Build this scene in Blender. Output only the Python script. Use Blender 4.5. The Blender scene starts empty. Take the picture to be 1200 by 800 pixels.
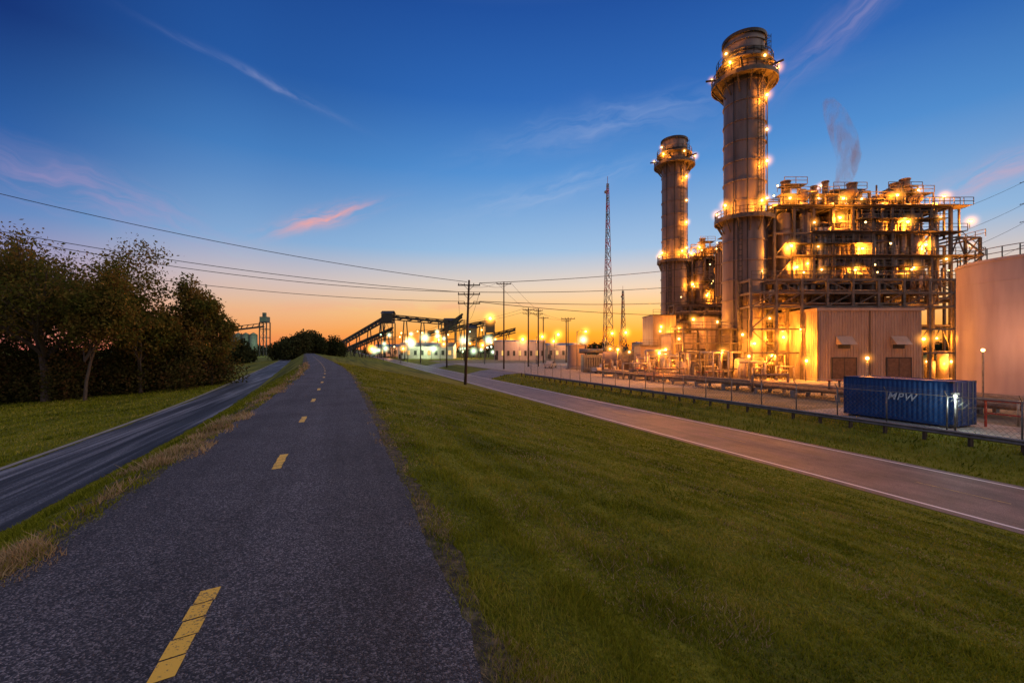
import bpy, math, random
import numpy as np
from mathutils import Vector, Matrix
random.seed(7); rng=np.random.default_rng(7)
scene=bpy.context.scene
R=math.radians
# ------------------------------------------------------------------ helpers
TH=R(20.28); D=np.array([-math.sin(TH),math.cos(TH)]); N=np.array([math.cos(TH),math.sin(TH)])
def off(s,t):
    s=np.asarray(s,float); t=np.asarray(t,float)
    o=-0.075*(np.sqrt((s-35)**2+225)+(s-35))/2+0.075*(math.sqrt(35**2+225)-35)/2
    w=np.clip((20-t)/16,0,1)*np.clip((t+120)/80,0,1)
    return o*w
def warp(s,t):
    tt=t+off(s,t)
    return D[0]*s+N[0]*tt, D[1]*s+N[1]*tt
PT=[-3000,-200,-60,-30,-14,-10.3,-6.5,-5.8,-3.0,-2.5,-2.2,.7,1.2,3,10,17,19.6,19.9,26.9,27.4,30.5,33,3000]
PZ=[-4.5,-4.5,-4.2,-3.7,-2.6,-2.2,-2.2,-1.8,-.22,-.05,0,0,-.05,-.4,-2.0,-3.75,-4.18,-4.2,-4.2,-4.22,-3.5,-3.3,-3.3]
def prof(t): return np.interp(t,PT,PZ)
def gz(x,y):
    t=x*N[0]+y*N[1]; s=x*D[0]+y*D[1]
    tt=t-off(s,t)
    return float(prof(tt))
YARD=-3.3

def link(o): scene.collection.objects.link(o); return o
def empty(name,loc=(0,0,0)):
    o=bpy.data.objects.new(name,None); o.location=loc; o.empty_display_size=.5; return link(o)
def put(o,parent):
    o.parent=parent
    o.matrix_parent_inverse=Matrix.Identity(4)
    return o
class MB:
    def __init__(s): s.v=[];s.f=[];s.m=[];s.sm=[]
    def poly(s,pts,mat=0):
        b=len(s.v); s.v.extend([tuple(p) for p in pts]); s.f.append(tuple(range(b,b+len(pts)))); s.m.append(mat); s.sm.append(False)
    def box(s,x0,x1,y0,y1,z0,z1,mat=0):
        b=len(s.v)
        s.v.extend([(x0,y0,z0),(x1,y0,z0),(x1,y1,z0),(x0,y1,z0),(x0,y0,z1),(x1,y0,z1),(x1,y1,z1),(x0,y1,z1)])
        for q in ((0,3,2,1),(4,5,6,7),(0,1,5,4),(1,2,6,5),(2,3,7,6),(3,0,4,7)):
            s.f.append(tuple(b+i for i in q)); s.m.append(mat); s.sm.append(False)
    def cyl(s,p0,p1,r0,r1=None,seg=8,mat=0,caps=True,smooth=True):
        r1=r0 if r1 is None else r1
        p0=Vector(p0);p1=Vector(p1); d=(p1-p0)
        if d.length<1e-6: return
        d.normalize()
        a=Vector((0,0,1)) if abs(d.z)<.9 else Vector((1,0,0))
        u=d.cross(a).normalized(); w=d.cross(u)
        b=len(s.v)
        o=math.pi/4 if seg==4 else 0
        for p,r in((p0,r0),(p1,r1)):
            for i in range(seg):
                an=2*math.pi*i/seg+o
                s.v.append(tuple(p+u*(r*math.cos(an))+w*(r*math.sin(an))))
        for i in range(seg):
            j=(i+1)%seg
            s.f.append((b+i,b+seg+i,b+seg+j,b+j)); s.m.append(mat); s.sm.append(smooth and seg>4)
        if caps:
            s.f.append(tuple(b+i for i in range(seg))); s.m.append(mat); s.sm.append(False)
            s.f.append(tuple(b+seg+i for i in reversed(range(seg)))); s.m.append(mat); s.sm.append(False)
    def beam(s,p0,p1,w=.2,mat=0): s.cyl(p0,p1,w*.707,seg=4,mat=mat)
    def pipe(s,pts,r,mat=0,seg=10):
        for a,b in zip(pts[:-1],pts[1:]): s.cyl(a,b,r,seg=seg,mat=mat)
        for p in pts[1:-1]: s.ball(p,r*1.02,mat,8,6)
    def ball(s,c,r,mat=0,seg=8,rings=6,sz=1):
        b=len(s.v)
        for i in range(rings+1):
            ph=math.pi*i/rings
            for j in range(seg):
                th=2*math.pi*j/seg
                s.v.append((c[0]+r*math.sin(ph)*math.cos(th),c[1]+r*math.sin(ph)*math.sin(th),c[2]+r*sz*math.cos(ph)))
        for i in range(rings):
            for j in range(seg):
                k=(j+1)%seg
                s.f.append((b+i*seg+j,b+(i+1)*seg+j,b+(i+1)*seg+k,b+i*seg+k)); s.m.append(mat); s.sm.append(True)
    def ring(s,c,z0,z1,ri,ro,seg=32,mat=0):
        b=len(s.v)
        for i in range(seg):
            a=2*math.pi*i/seg; ca,sa=math.cos(a),math.sin(a)
            s.v.extend([(c[0]+ri*ca,c[1]+ri*sa,z0),(c[0]+ro*ca,c[1]+ro*sa,z0),(c[0]+ro*ca,c[1]+ro*sa,z1),(c[0]+ri*ca,c[1]+ri*sa,z1)])
        for i in range(seg):
            j=(i+1)%seg
            for q in range(4):
                r=(q+1)%4
                s.f.append((b+4*i+q,b+4*j+q,b+4*j+r,b+4*i+r)); s.m.append(mat); s.sm.append(False)
    def rail(s,pts,h=1.1,w=.06,mat=0,step=1.6):
        for a,b in zip(pts[:-1],pts[1:]):
            a=Vector(a);b=Vector(b);L=(b-a).length;n=max(1,int(L/step))
            for i in range(n+1):
                p=a+(b-a)*(i/n); s.beam(p,p+Vector((0,0,h)),w,mat)
            for k in(.5,1): s.beam(a+Vector((0,0,h*k)),b+Vector((0,0,h*k)),w,mat)
    def ringrail(s,c,z,r,h=1.2,w=.08,mat=0,seg=20):
        pts=[(c[0]+r*math.cos(2*math.pi*i/seg),c[1]+r*math.sin(2*math.pi*i/seg),z) for i in range(seg+1)]
        s.rail(pts,h,w,mat,10)
    def lampfix(s,p,r,me=0,mf=1):
        x,y,z=p; s.ball(p,r,me,8,6); s.box(x-r*1.2,x+r*1.2,y-r*.4,y+r*1.3,z+r*.95,z+r*1.3,mf); s.beam((x,y+r,z-1.1),(x,y+r,z+r),.07,mf)
    def obj(s,name,mats,parent=None):
        me=bpy.data.meshes.new(name); me.from_pydata(s.v,[],s.f)
        for m in mats: me.materials.append(m)
        me.polygons.foreach_set('material_index',s.m); me.polygons.foreach_set('use_smooth',s.sm)
        me.update(); o=bpy.data.objects.new(name,me); link(o)
        if parent: put(o,parent)
        return o
def np_mesh(name,V,k,mats,midx=None,parent=None):
    me=bpy.data.meshes.new(name); n=len(V)//k
    me.vertices.add(len(V)); me.vertices.foreach_set('co',np.ascontiguousarray(V,dtype=np.float32).ravel())
    me.loops.add(n*k); me.loops.foreach_set('vertex_index',np.arange(n*k,dtype=np.int32))
    me.polygons.add(n); me.polygons.foreach_set('loop_start',np.arange(0,n*k,k,dtype=np.int32))
    me.polygons.foreach_set('loop_total',np.full(n,k,dtype=np.int32))
    for m in mats: me.materials.append(m)
    if midx is not None: me.polygons.foreach_set('material_index',midx.astype(np.int32))
    me.update(calc_edges=True); o=bpy.data.objects.new(name,me); link(o)
    if parent: put(o,parent)
    return o
# ------------------------------------------------------------------ materials
def srgb(r,g,b):
    f=lambda c:(c/255/12.92) if c/255<=.04045 else ((c/255+.055)/1.055)**2.4
    return (f(r),f(g),f(b),1)
class NT:
    def __init__(s,nt): s.nt=nt
    def n(s,t,**k):
        o=s.nt.nodes.new(t)
        for a,v in k.items(): setattr(o,a,v)
        return o
    def l(s,a,b): s.nt.links.new(a,b)
    def math(s,op,a,b=None,c=None,clamp=False):
        o=s.nt.nodes.new('ShaderNodeMath'); o.operation=op; o.use_clamp=clamp
        for i,x in enumerate((a,b,c)):
            if x is None: continue
            if isinstance(x,(int,float)): o.inputs[i].default_value=x
            else: s.l(x,o.inputs[i])
        return o.outputs[0]
    def mix(s,f,a,b,blend='MIX'):
        o=s.nt.nodes.new('ShaderNodeMix'); o.data_type='RGBA'; o.blend_type=blend
        for i,x in((0,f),(6,a),(7,b)):
            if isinstance(x,(int,float)): o.inputs[i].default_value=x
            elif isinstance(x,tuple): o.inputs[i].default_value=x if len(x)==4 else (*x,1)
            else: s.l(x,o.inputs[i])
        return o.outputs[2]
    def ramp(s,f,stops,interp='LINEAR'):
        o=s.nt.nodes.new('ShaderNodeValToRGB'); cr=o.color_ramp; cr.interpolation=interp
        while len(cr.elements)<len(stops): cr.elements.new(.5)
        for e,(p,c) in zip(cr.elements,stops):
            e.position=p; e.color=c if isinstance(c,tuple) and len(c)==4 else ((*c,1) if isinstance(c,tuple) else (c,c,c,1))
        s.l(f,o.inputs[0]); return o.outputs[0]
    def noise(s,vec,scale,detail=4,rough=.6,dist=0):
        o=s.nt.nodes.new('ShaderNodeTexNoise'); o.inputs['Scale'].default_value=scale
        o.inputs['Detail'].default_value=detail; o.inputs['Roughness'].default_value=rough; o.inputs['Distortion'].default_value=dist
        if vec is not None: s.l(vec,o.inputs['Vector'])
        return o.outputs['Fac']
def newmat(name):
    m=bpy.data.materials.new(name); m.use_nodes=True; nt=NT(m.node_tree)
    p=m.node_tree.nodes['Principled BSDF']; tc=nt.n('ShaderNodeTexCoord').outputs['Object']
    return m,nt,p,tc
def vscale(nt,v,x,y,z,rot=0):
    mp=nt.n('ShaderNodeMapping'); mp.inputs['Scale'].default_value=(x,y,z); mp.inputs['Rotation'].default_value=(0,0,rot); nt.l(v,mp.inputs[0]); return mp.outputs[0]
def pm(name,c1,c2,scale=2,rough=.6,metal=0,bump=0,bscale=30,stretch=(1,1,1),spec=.3):
    m,nt,p,tc=newmat(name)
    v=vscale(nt,tc,*stretch)
    f=nt.noise(v,scale,3,.65)
    col=nt.ramp(f,[(.32,c1),(.68,c2)])
    nt.l(col,p.inputs['Base Color'])
    p.inputs['Roughness'].default_value=rough; p.inputs['Metallic'].default_value=metal
    p.inputs['Specular IOR Level'].default_value=spec
    if bump:
        b=nt.n('ShaderNodeBump'); b.inputs['Strength'].default_value=bump; b.inputs['Distance'].default_value=.02
        nt.l(nt.noise(tc,bscale,3),b.inputs['Height']); nt.l(b.outputs[0],p.inputs['Normal'])
    return m
def emis(name,c,st):
    m=bpy.data.materials.new(name); m.use_nodes=True; nt=m.node_tree; nt.nodes.remove(nt.nodes['Principled BSDF'])
    e=nt.nodes.new('ShaderNodeEmission'); e.inputs[0].default_value=(*c,1); e.inputs[1].default_value=st
    nt.links.new(e.outputs[0],nt.nodes['Material Output'].inputs[0])
    m.cycles.emission_sampling='NONE'
    return m

M={}
M['steel']=pm('galvanised_steel',(.15,.145,.14),(.26,.25,.24),3,.45,.3)
M['dsteel']=pm('painted_steel',(.085,.07,.055),(.18,.145,.115),1.5,.5,.15)
M['casing']=pm('casing_panels',(.10,.07,.05),(.22,.16,.115),.6,.5,.15,stretch=(1,1,.25))
M['stack']=pm('stack_paint',(.115,.09,.082),(.25,.20,.18),.5,.5,.1,stretch=(1,1,.16),spec=.5)
M['pipe']=pm('insulated_pipe',(.28,.24,.19),(.46,.40,.33),2,.38,.35)
M['white']=pm('white_cladding',(.46,.43,.39),(.62,.58,.52),1,.5)
M['beige']=pm('beige_siding',(.28,.215,.18),(.38,.305,.26),.8,.55,stretch=(1,1,.3))
M['door']=pm('brown_door',(.10,.06,.04),(.16,.10,.065),2,.5)
M['tank']=pm('tank_paint',(.42,.33,.31),(.54,.44,.41),.5,.45,stretch=(1,1,.2),bump=.15,bscale=2)
M['conc']=pm('concrete',(.22,.20,.18),(.36,.33,.3),1.2,.8,bump=.3)
M['dark']=pm('dark_equipment',(.03,.03,.032),(.06,.058,.055),3,.5)
M['wood']=pm('weathered_pole',(.05,.035,.025),(.11,.08,.06),4,.85,stretch=(4,4,.5))
M['wire']=pm('cable',(.02,.02,.02),(.03,.03,.03),3,.6)
M['rust']=pm('rusty_pipe',(.16,.09,.05),(.32,.2,.12),3,.6)
M['blue']=pm('container_blue',(.009,.05,.18),(.018,.085,.27),1.5,.45,bump=.1)
M['bluedk']=pm('container_frame_blue',(.008,.04,.15),(.012,.06,.21),2,.5)
M['red']=pm('red_paint',(.3,.03,.02),(.42,.05,.03),3,.5)
M['lwhite']=pm('lettering_paint',(.55,.62,.7),(.65,.7,.78),8,.5)
M['green']=pm('green_cladding',(.12,.16,.12),(.18,.23,.18),1,.6)
ORG=(1,.30,.02)
M['eorg']=emis('sodium_lamp',(1,.62,.2),9)
M['ewht']=emis('mercury_lamp',(.95,1,.75),6)
M['egrn']=emis('green_lamp',(.55,1,.6),3.5)
M['ewin']=emis('lit_window',(1,.55,.15),1.2)
M['bark']=pm('bark',(.06,.045,.033),(.13,.10,.078),5,.9,stretch=(3,3,.6))
def glow_mat(name,c,st):  # self-emitting volume, fading outward, that imitates lamp glow; no air is lit
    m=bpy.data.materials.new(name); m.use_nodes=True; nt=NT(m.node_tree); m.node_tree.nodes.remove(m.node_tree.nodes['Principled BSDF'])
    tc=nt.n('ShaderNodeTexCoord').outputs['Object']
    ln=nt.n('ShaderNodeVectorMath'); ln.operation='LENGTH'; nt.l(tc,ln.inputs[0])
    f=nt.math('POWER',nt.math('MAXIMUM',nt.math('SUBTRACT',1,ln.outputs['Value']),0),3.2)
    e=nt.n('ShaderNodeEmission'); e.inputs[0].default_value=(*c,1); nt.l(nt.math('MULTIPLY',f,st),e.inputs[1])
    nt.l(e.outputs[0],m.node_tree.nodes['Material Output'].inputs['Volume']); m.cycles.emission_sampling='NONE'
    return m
M['glow']=glow_mat('painted_lamp_glow',(1,.36,.04),2.6)
M['glow_white']=glow_mat('painted_lamp_glow_white',(.75,1,.6),1.6)
hm=bpy.data.meshes.new('glow_ball'); _b=MB(); _b.ball((0,0,0),1,0,16,10); hm.from_pydata(_b.v,[],_b.f); hm.materials.append(M['glow']); hm.update()
hmw=hm.copy(); hmw.materials.clear(); hmw.materials.append(M['glow_white'])
def halo(parent,loc,r,white=False):  # adds an emissive ball around a lamp in place of bloom
    o=bpy.data.objects.new('painted_glow',hmw if white else hm); o.location=loc; o.scale=(r,r,r); link(o); put(o,parent)

def foliage(name,cols,scale=.5,trans=.25):
    m,nt,p,tc=newmat(name)
    gi=nt.n('ShaderNodeNewGeometry').outputs['Random Per Island']
    f=nt.noise(tc,scale,2)
    f2=nt.math('ADD',nt.math('MULTIPLY',f,.8),nt.math('MULTIPLY',gi,.25))
    n=len(cols); col=nt.ramp(f2,[(.28+.48*i/(n-1),c) for i,c in enumerate(cols)])
    df=nt.n('ShaderNodeBsdfDiffuse'); nt.l(col,df.inputs[0])
    tr=nt.n('ShaderNodeBsdfTranslucent'); nt.l(col,tr.inputs[0])
    mx=nt.n('ShaderNodeMixShader'); mx.inputs[0].default_value=trans
    nt.l(df.outputs[0],mx.inputs[1]); nt.l(tr.outputs[0],mx.inputs[2]); nt.l(mx.outputs[0],m.node_tree.nodes['Material Output'].inputs[0])
    m.node_tree.nodes.remove(p)
    return m
M['blade']=foliage('grass_blades',[(.065,.085,.008),(.16,.185,.014),(.27,.275,.024),(.44,.36,.09)],.6,.3)
M['dry']=foliage('dry_grass',[(.22,.14,.06),(.40,.29,.15),(.55,.42,.26)],.9)
M['leaf']=foliage('tree_leaves',[(.06,.08,.018),(.13,.14,.028),(.22,.16,.04),(.30,.16,.045)],.45,.4)
M['leafb']=foliage('shrub_leaves',[(.045,.055,.016),(.095,.085,.025),(.17,.08,.035)],.4,.3)
M['leafd']=foliage('distant_leaves',[(.03,.042,.018),(.05,.06,.025),(.075,.075,.03)],.05)

def ground_mat():
    m,nt,p,tc=newmat('grass_ground')
    v=vscale(nt,tc,1,1,1,-TH)
    stripes=nt.noise(vscale(nt,v,.9,.03,1),1.0,2)
    big=nt.noise(tc,.12,3)
    fine=nt.noise(tc,14,4,.7)
    f=nt.math('ADD',nt.math('MULTIPLY',stripes,.4),nt.math('ADD',nt.math('MULTIPLY',big,.25),nt.math('MULTIPLY',fine,.35)))
    col=nt.ramp(f,[(.38,(.045,.054,.008)),(.48,(.12,.13,.012)),(.56,(.20,.20,.018)),(.66,(.33,.26,.06))])
    nt.l(col,p.inputs['Base Color']); p.inputs['Roughness'].default_value=.9; p.inputs['Specular IOR Level'].default_value=.1
    b=nt.n('ShaderNodeBump'); b.inputs['Strength'].default_value=.8; b.inputs['Distance'].default_value=.06
    nt.l(fine,b.inputs['Height']); nt.l(b.outputs[0],p.inputs['Normal']); return m
M['ground']=ground_mat()
def asphalt(name,c0,c2,rough=.75,grain=110,cracks=True):
    m,nt,p,tc=newmat(name)
    vo=nt.n('ShaderNodeTexVoronoi'); vo.inputs['Scale'].default_value=grain; nt.l(tc,vo.inputs['Vector'])
    sep=nt.n('ShaderNodeSeparateColor'); nt.l(vo.outputs['Color'],sep.inputs[0])
    g=nt.math('POWER',sep.outputs[0],3.2)
    col=nt.mix(g,c0,c2)
    st=nt.noise(vscale(nt,vscale(nt,tc,1,1,1,-TH),1.6,.06,1),1,3)
    lg=nt.noise(tc,.7,4)
    k=nt.ramp(nt.math('ADD',nt.math('MULTIPLY',st,.5),nt.math('MULTIPLY',lg,.5)),[(.36,.55),(.64,1.3)])
    col=nt.mix(1.0,col,k,'MULTIPLY')
    if cracks:
        vc=nt.n('ShaderNodeTexVoronoi'); vc.feature='DISTANCE_TO_EDGE'; vc.inputs['Scale'].default_value=.35
        wv=nt.n('ShaderNodeVectorMath'); wv.operation='ADD'; nz=nt.n('ShaderNodeTexNoise'); nz.inputs['Scale'].default_value=1.5; nz.inputs['Detail'].default_value=4; nt.l(tc,nz.inputs['Vector']); nt.l(nz.outputs['Color'],wv.inputs[0]); nt.l(tc,wv.inputs[1]); nt.l(wv.outputs[0],vc.inputs['Vector'])
        ck=nt.ramp(vc.outputs['Distance'],[(0,.6),(.005,1.0)])
        col=nt.mix(1.0,col,ck,'MULTIPLY')
    nt.l(col,p.inputs['Base Color']); p.inputs['Roughness'].default_value=rough; p.inputs['Specular IOR Level'].default_value=.35
    b=nt.n('ShaderNodeBump'); b.inputs['Strength'].default_value=.9; b.inputs['Distance'].default_value=.007
    nt.l(nt.math('SUBTRACT',1,vo.outputs['Distance']),b.inputs['Height']); nt.l(b.outputs[0],p.inputs['Normal']); return m
M['asph']=asphalt('path_asphalt',(.022,.024,.033),(.24,.22,.24),.75,105)
M['road']=asphalt('road_asphalt',(.13,.09,.085),(.27,.2,.185),.55,60)
def soil_mat():
    m,nt,p,tc=newmat('edge_soil')
    f=nt.noise(tc,9,5,.75)
    nt.l(nt.ramp(f,[(.35,(.02,.018,.012)),(.5,(.06,.05,.03)),(.66,(.2,.16,.09))]),p.inputs['Base Color']); p.inputs['Roughness'].default_value=.95
    b=nt.n('ShaderNodeBump'); b.inputs['Strength'].default_value=1; b.inputs['Distance'].default_value=.03
    nt.l(nt.noise(tc,40,3,.7),b.inputs['Height']); nt.l(b.outputs[0],p.inputs['Normal']); return m
M['soil']=soil_mat()
def track_mat():
    m,nt,p,tc=newmat('track_surface')
    v=vscale(nt,tc,1,1,1,-TH)
    st=nt.noise(vscale(nt,v,2.2,.05,1),1,4,.6,.4)
    fi=nt.noise(tc,25,4)
    col=nt.ramp(nt.math('ADD',nt.math('MULTIPLY',st,.75),nt.math('MULTIPLY',fi,.25)),[(.40,(.014,.015,.018)),(.5,(.045,.048,.06)),(.62,(.24,.245,.28))])
    nt.l(col,p.inputs['Base Color']); p.inputs['Roughness'].default_value=.7
    b=nt.n('ShaderNodeBump'); b.inputs['Strength'].default_value=.6; b.inputs['Distance'].default_value=.04
    nt.l(fi,b.inputs['Height']); nt.l(b.outputs[0],p.inputs['Normal']); return m
M['track']=track_mat()
def paint(name,c,base,wear=.45):
    m,nt,p,tc=newmat(name)
    f=nt.noise(tc,45,4,.75); f2=nt.noise(tc,3,3)
    w=nt.math('ADD',nt.math('MULTIPLY',f,.7),nt.math('MULTIPLY',f2,.3))
    k=nt.ramp(w,[(wear-.03,0.0),(wear+.03,1.0)])
    col=nt.mix(k,base,c); nt.l(col,p.inputs['Base Color']); p.inputs['Roughness'].default_value=.6; return m
M['yellow']=paint('yellow_paint',(.85,.5,.05),(.16,.10,.04),.43)
M['yellow2']=paint('worn_yellow_paint',(.5,.33,.1),(.14,.1,.08),.5)
M['wpaint']=paint('white_line_paint',(.8,.74,.74),(.2,.17,.17),.38)
def yard_mat():
    m,nt,p,tc=newmat('yard_gravel')
    f=nt.noise(tc,.25,4); g=nt.noise(tc,6,4,.7)
    col=nt.ramp(nt.math('ADD',nt.math('MULTIPLY',f,.6),nt.math('MULTIPLY',g,.4)),[(.38,(.07,.06,.025)),(.5,(.15,.115,.06)),(.64,(.26,.21,.15))])
    nt.l(col,p.inputs['Base Color']); p.inputs['Roughness'].default_value=.85
    b=nt.n('ShaderNodeBump'); b.inputs['Strength'].default_value=.6; b.inputs['Distance'].default_value=.05
    nt.l(g,b.inputs['Height']); nt.l(b.outputs[0],p.inputs['Normal']); return m
M['yard']=yard_mat()

# ------------------------------------------------------------------ ground sheets
S_rows=np.concatenate([-np.geomspace(400,5,14),np.linspace(-4,60,65),np.geomspace(62,4000,60)])
def sheet(name,tcols,lift,mat,rows=S_rows,wob=0,seed=0):
    tc=np.array(tcols,float); n=len(rows); m=len(tc)
    Sg,Tg=np.meshgrid(rows,tc,indexing='ij')
    if wob:
        g=np.random.default_rng(seed)
        for j in (0,m-1):
            a=g.normal(0,1,n); sm=np.convolve(g.normal(0,1,n+8),np.ones(9)/3,'valid')
            Tg=Tg.copy(); Tg[:,j]+=wob*(a*.5+sm*.8)
    X,Y=warp(Sg,Tg); Z=prof(Tg)+lift
    V=np.stack([X,Y,Z],-1).reshape(-1,3)
    F=[(i*m+j,i*m+j+1,(i+1)*m+j+1,(i+1)*m+j) for i in range(n-1) for j in range(m-1)]
    me=bpy.data.meshes.new(name); me.from_pydata(V.tolist(),[],F); me.materials.append(mat)
    me.polygons.foreach_set('use_smooth',[True]*len(F)); me.update()
    return link(bpy.data.objects.new(name,me))
tcols=sorted(set(PT+[-1000,-400,-120,-90,-45,-20,-8,-4.5,5,8,13,60,100,250,600,1300]))
sheet('ground',tcols,0,M['ground'])
near_rows=np.concatenate([np.linspace(-4,1,10),np.arange(1.1,30,.09),np.arange(30.2,62,.5),S_rows[S_rows>62]])
sheet('verge_soil',[.5,.7,.86],.010,M['soil'],near_rows,.05,3)
sheet('verge_soil',[-2.75,-2.5,-2.2,-2.05],.010,M['soil'],near_rows,.06,4)
sheet('bicycle_path',[-2.16,-1.2,-.3,.66],.018,M['asph'],near_rows,.022,5)
sheet('gravel_track',[-9.9,-9,-8,-6.67],.012,M['track'],near_rows,.05,8)
sheet('track_verge',[-10.2,-10.0],.016,M['conc'])
sheet('road',[19.95,21.5,23.4,25,26.85],.012,M['road'])
def lines(name,t0,t1,lift,mat,s0,s1,dash=None,gap=None,parent=None):
    mb=MB(); s=s0
    if dash is None:
        rr=[r for r in S_rows if s0<=r<=s1]
        segs=list(zip(rr[:-1],rr[1:]))
    else:
        segs=[]
        while s<s1: segs.append((s,s+dash)); s+=dash+gap
    for a,b in segs:
        pts=[]
        for ss,tt in((a,t0),(a,t1),(b,t1),(b,t0)):
            x,y=warp(ss,tt); pts.append((float(x),float(y),float(prof(tt))+lift))
        mb.poly(pts)
    return mb.obj(name,[mat],parent)
mb=MB(); s=2.6
while s<260:
    for i in range(5):
        a=s+i*.18; b=a+.168
        pts=[]
        jt=random.uniform(-.008,.008)
        for ss,tt in((a,-.865),(a+.03,-.755),(b+.03,-.755),(b,-.865)):
            x,y=warp(ss,tt+jt); pts.append((float(x),float(y),.023))
        mb.poly(pts)
    s+=4.1
mb.obj('path_centre_line',[M['yellow']])
lines('road_edge_line',20.35,20.49,.017,M['wpaint'],-60,900)
lines('road_edge_line',26.3,26.44,.017,M['wpaint'],-60,900)
lines('road_centre_line',23.35,23.47,.017,M['yellow2'],-14.5,600,3,9)
def quadsheet(name,pts,z,mat):
    mb=MB(); mb.poly([(x,y,z) for x,y in pts]); return mb.obj(name,[mat])
def st(s,t): x=D[0]*s+N[0]*t; y=D[1]*s+N[1]*t; return (float(x),float(y))
quadsheet('plant_yard',[st(-30,33.2),st(190,33.2),st(260,190),st(-60,190)],YARD+.006,M['yard'])
mb=MB()
mb.poly([(*st(-5,34.2),0),(*st(26,34.2),0),(*st(26,39.5),0),(*st(-5,39.5),0)][::-1])
o=mb.obj('concrete_apron',[M['conc']]); o.location.z=YARD+.03
quadsheet('plant_pavement',[(14.6,58),(80,58),(80,160),(-22,160)],YARD+.012,M['conc'])
sheet('entrance_road',[26.86,27.4,30.5,33.0,33.3],.03,M['road'],np.linspace(86,104,10))
sheet('entrance_road',[26.86,27.4,30.5,33.0,33.3],.03,M['road'],np.linspace(140,160,10))
# ------------------------------------------------------------------ grass blades
def blades(name,n,rmin,rmax,t0,t1,hlo,hhi,mat,wk=.0011,a0=-1.0,a1=1.1,accept=None,lean=.5):
    r=np.exp(rng.uniform(math.log(rmin),math.log(rmax),n)); a=rng.uniform(a0,a1,n)
    x=r*np.sin(a); y=r*np.cos(a)
    t=x*N[0]+y*N[1]; s=x*D[0]+y*D[1]
    k=(t>t0)&(t<t1)
    if accept is not None: k&=accept(s,t)
    s=s[k];t=t[k];r=r[k]; n=len(s)
    X,Y=warp(s,t); Z=prof(t)-.002
    tuft=.75+.5*np.clip(np.sin(s*3.3+t*5.7)*np.sin(t*4.3-s*2.9)+.3*np.sin(s*9.1-t*7.7),-.6,1)
    h=rng.uniform(hlo,hhi,n)*(1+.008*r)*tuft; w=np.maximum(.0022,wk*r)*rng.uniform(.7,1.4,n)
    th=rng.uniform(0,2*math.pi,n); ln=rng.uniform(0,lean,n)*h; la=rng.uniform(0,2*math.pi,n)
    P=np.stack([X,Y,Z],-1)
    dx=np.stack([np.cos(th)*w,np.sin(th)*w,np.zeros(n)],-1)
    tip=P+np.stack([np.cos(la)*ln,np.sin(la)*ln,h],-1)
    V=np.stack([P-dx,P+dx,tip],1).reshape(-1,3)
    return np_mesh(name,V,3,[mat])
blades('grass',430000,1.6,60,.66,19.7,.02,.065,M['blade'],a0=-.4,a1=.9,lean=1.3,
  accept=lambda s,t:(rng.random(len(t))<np.clip((t-.56)/.4,.15,1)*(.7+.3*np.sin(s*2.1+t*3.7)*np.sin(t*5.1-s*1.3))))
blades('grass',110000,2.5,50,-6.6,-2.1,.03,.08,M['blade'],a0=-1.0,a1=-.3,lean=1.0)
def clump(s,t,edge,wd):
    n=np.sin(s*1.7)+np.sin(s*3.1+1)+np.sin(s*.6+2)
    return np.abs(t-edge)<wd*(.25+.3*np.clip(n,-.8,2.4))*rng.random(len(t))**.7
blades('dry_grass',260000,2.2,60,-3.4,-1.95,.04,.13,M['dry'],a0=-1.0,a1=-.3,lean=1.3,accept=lambda s,t:clump(s,t,-2.4,.95))
blades('dry_grass',160000,1.6,40,.5,2.2,.015,.05,M['dry'],a0=-.45,a1=.5,lean=1.6,accept=lambda s,t:clump(s,t,.8,.75))
blades('dry_grass',60000,1.6,40,.9,14,.02,.05,M['dry'],a0=-.45,a1=.9,lean=1.6,accept=lambda s,t:(np.sin(s*.9+t*2)+np.sin(t*1.9-s*.7)>.5))
blades('grass',60000,25,90,26.9,33,.08,.26,M['blade'],wk=.0009,a0=-.2,a1=.9,lean=.9)
blades('grass',70000,8,70,-40,-10.3,.05,.14,M['blade'],wk=.0010,a0=-1.0,a1=-.35,lean=.9)
# ------------------------------------------------------------------ lamps
def plight(parent,loc,power,col=ORG,size=.25):
    l=bpy.data.lights.new('lamp_light','POINT'); l.energy=power; l.color=col; l.shadow_soft_size=size
    o=bpy.data.objects.new('lamp_light',l); o.location=loc; link(o); put(o,parent); return o
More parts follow.
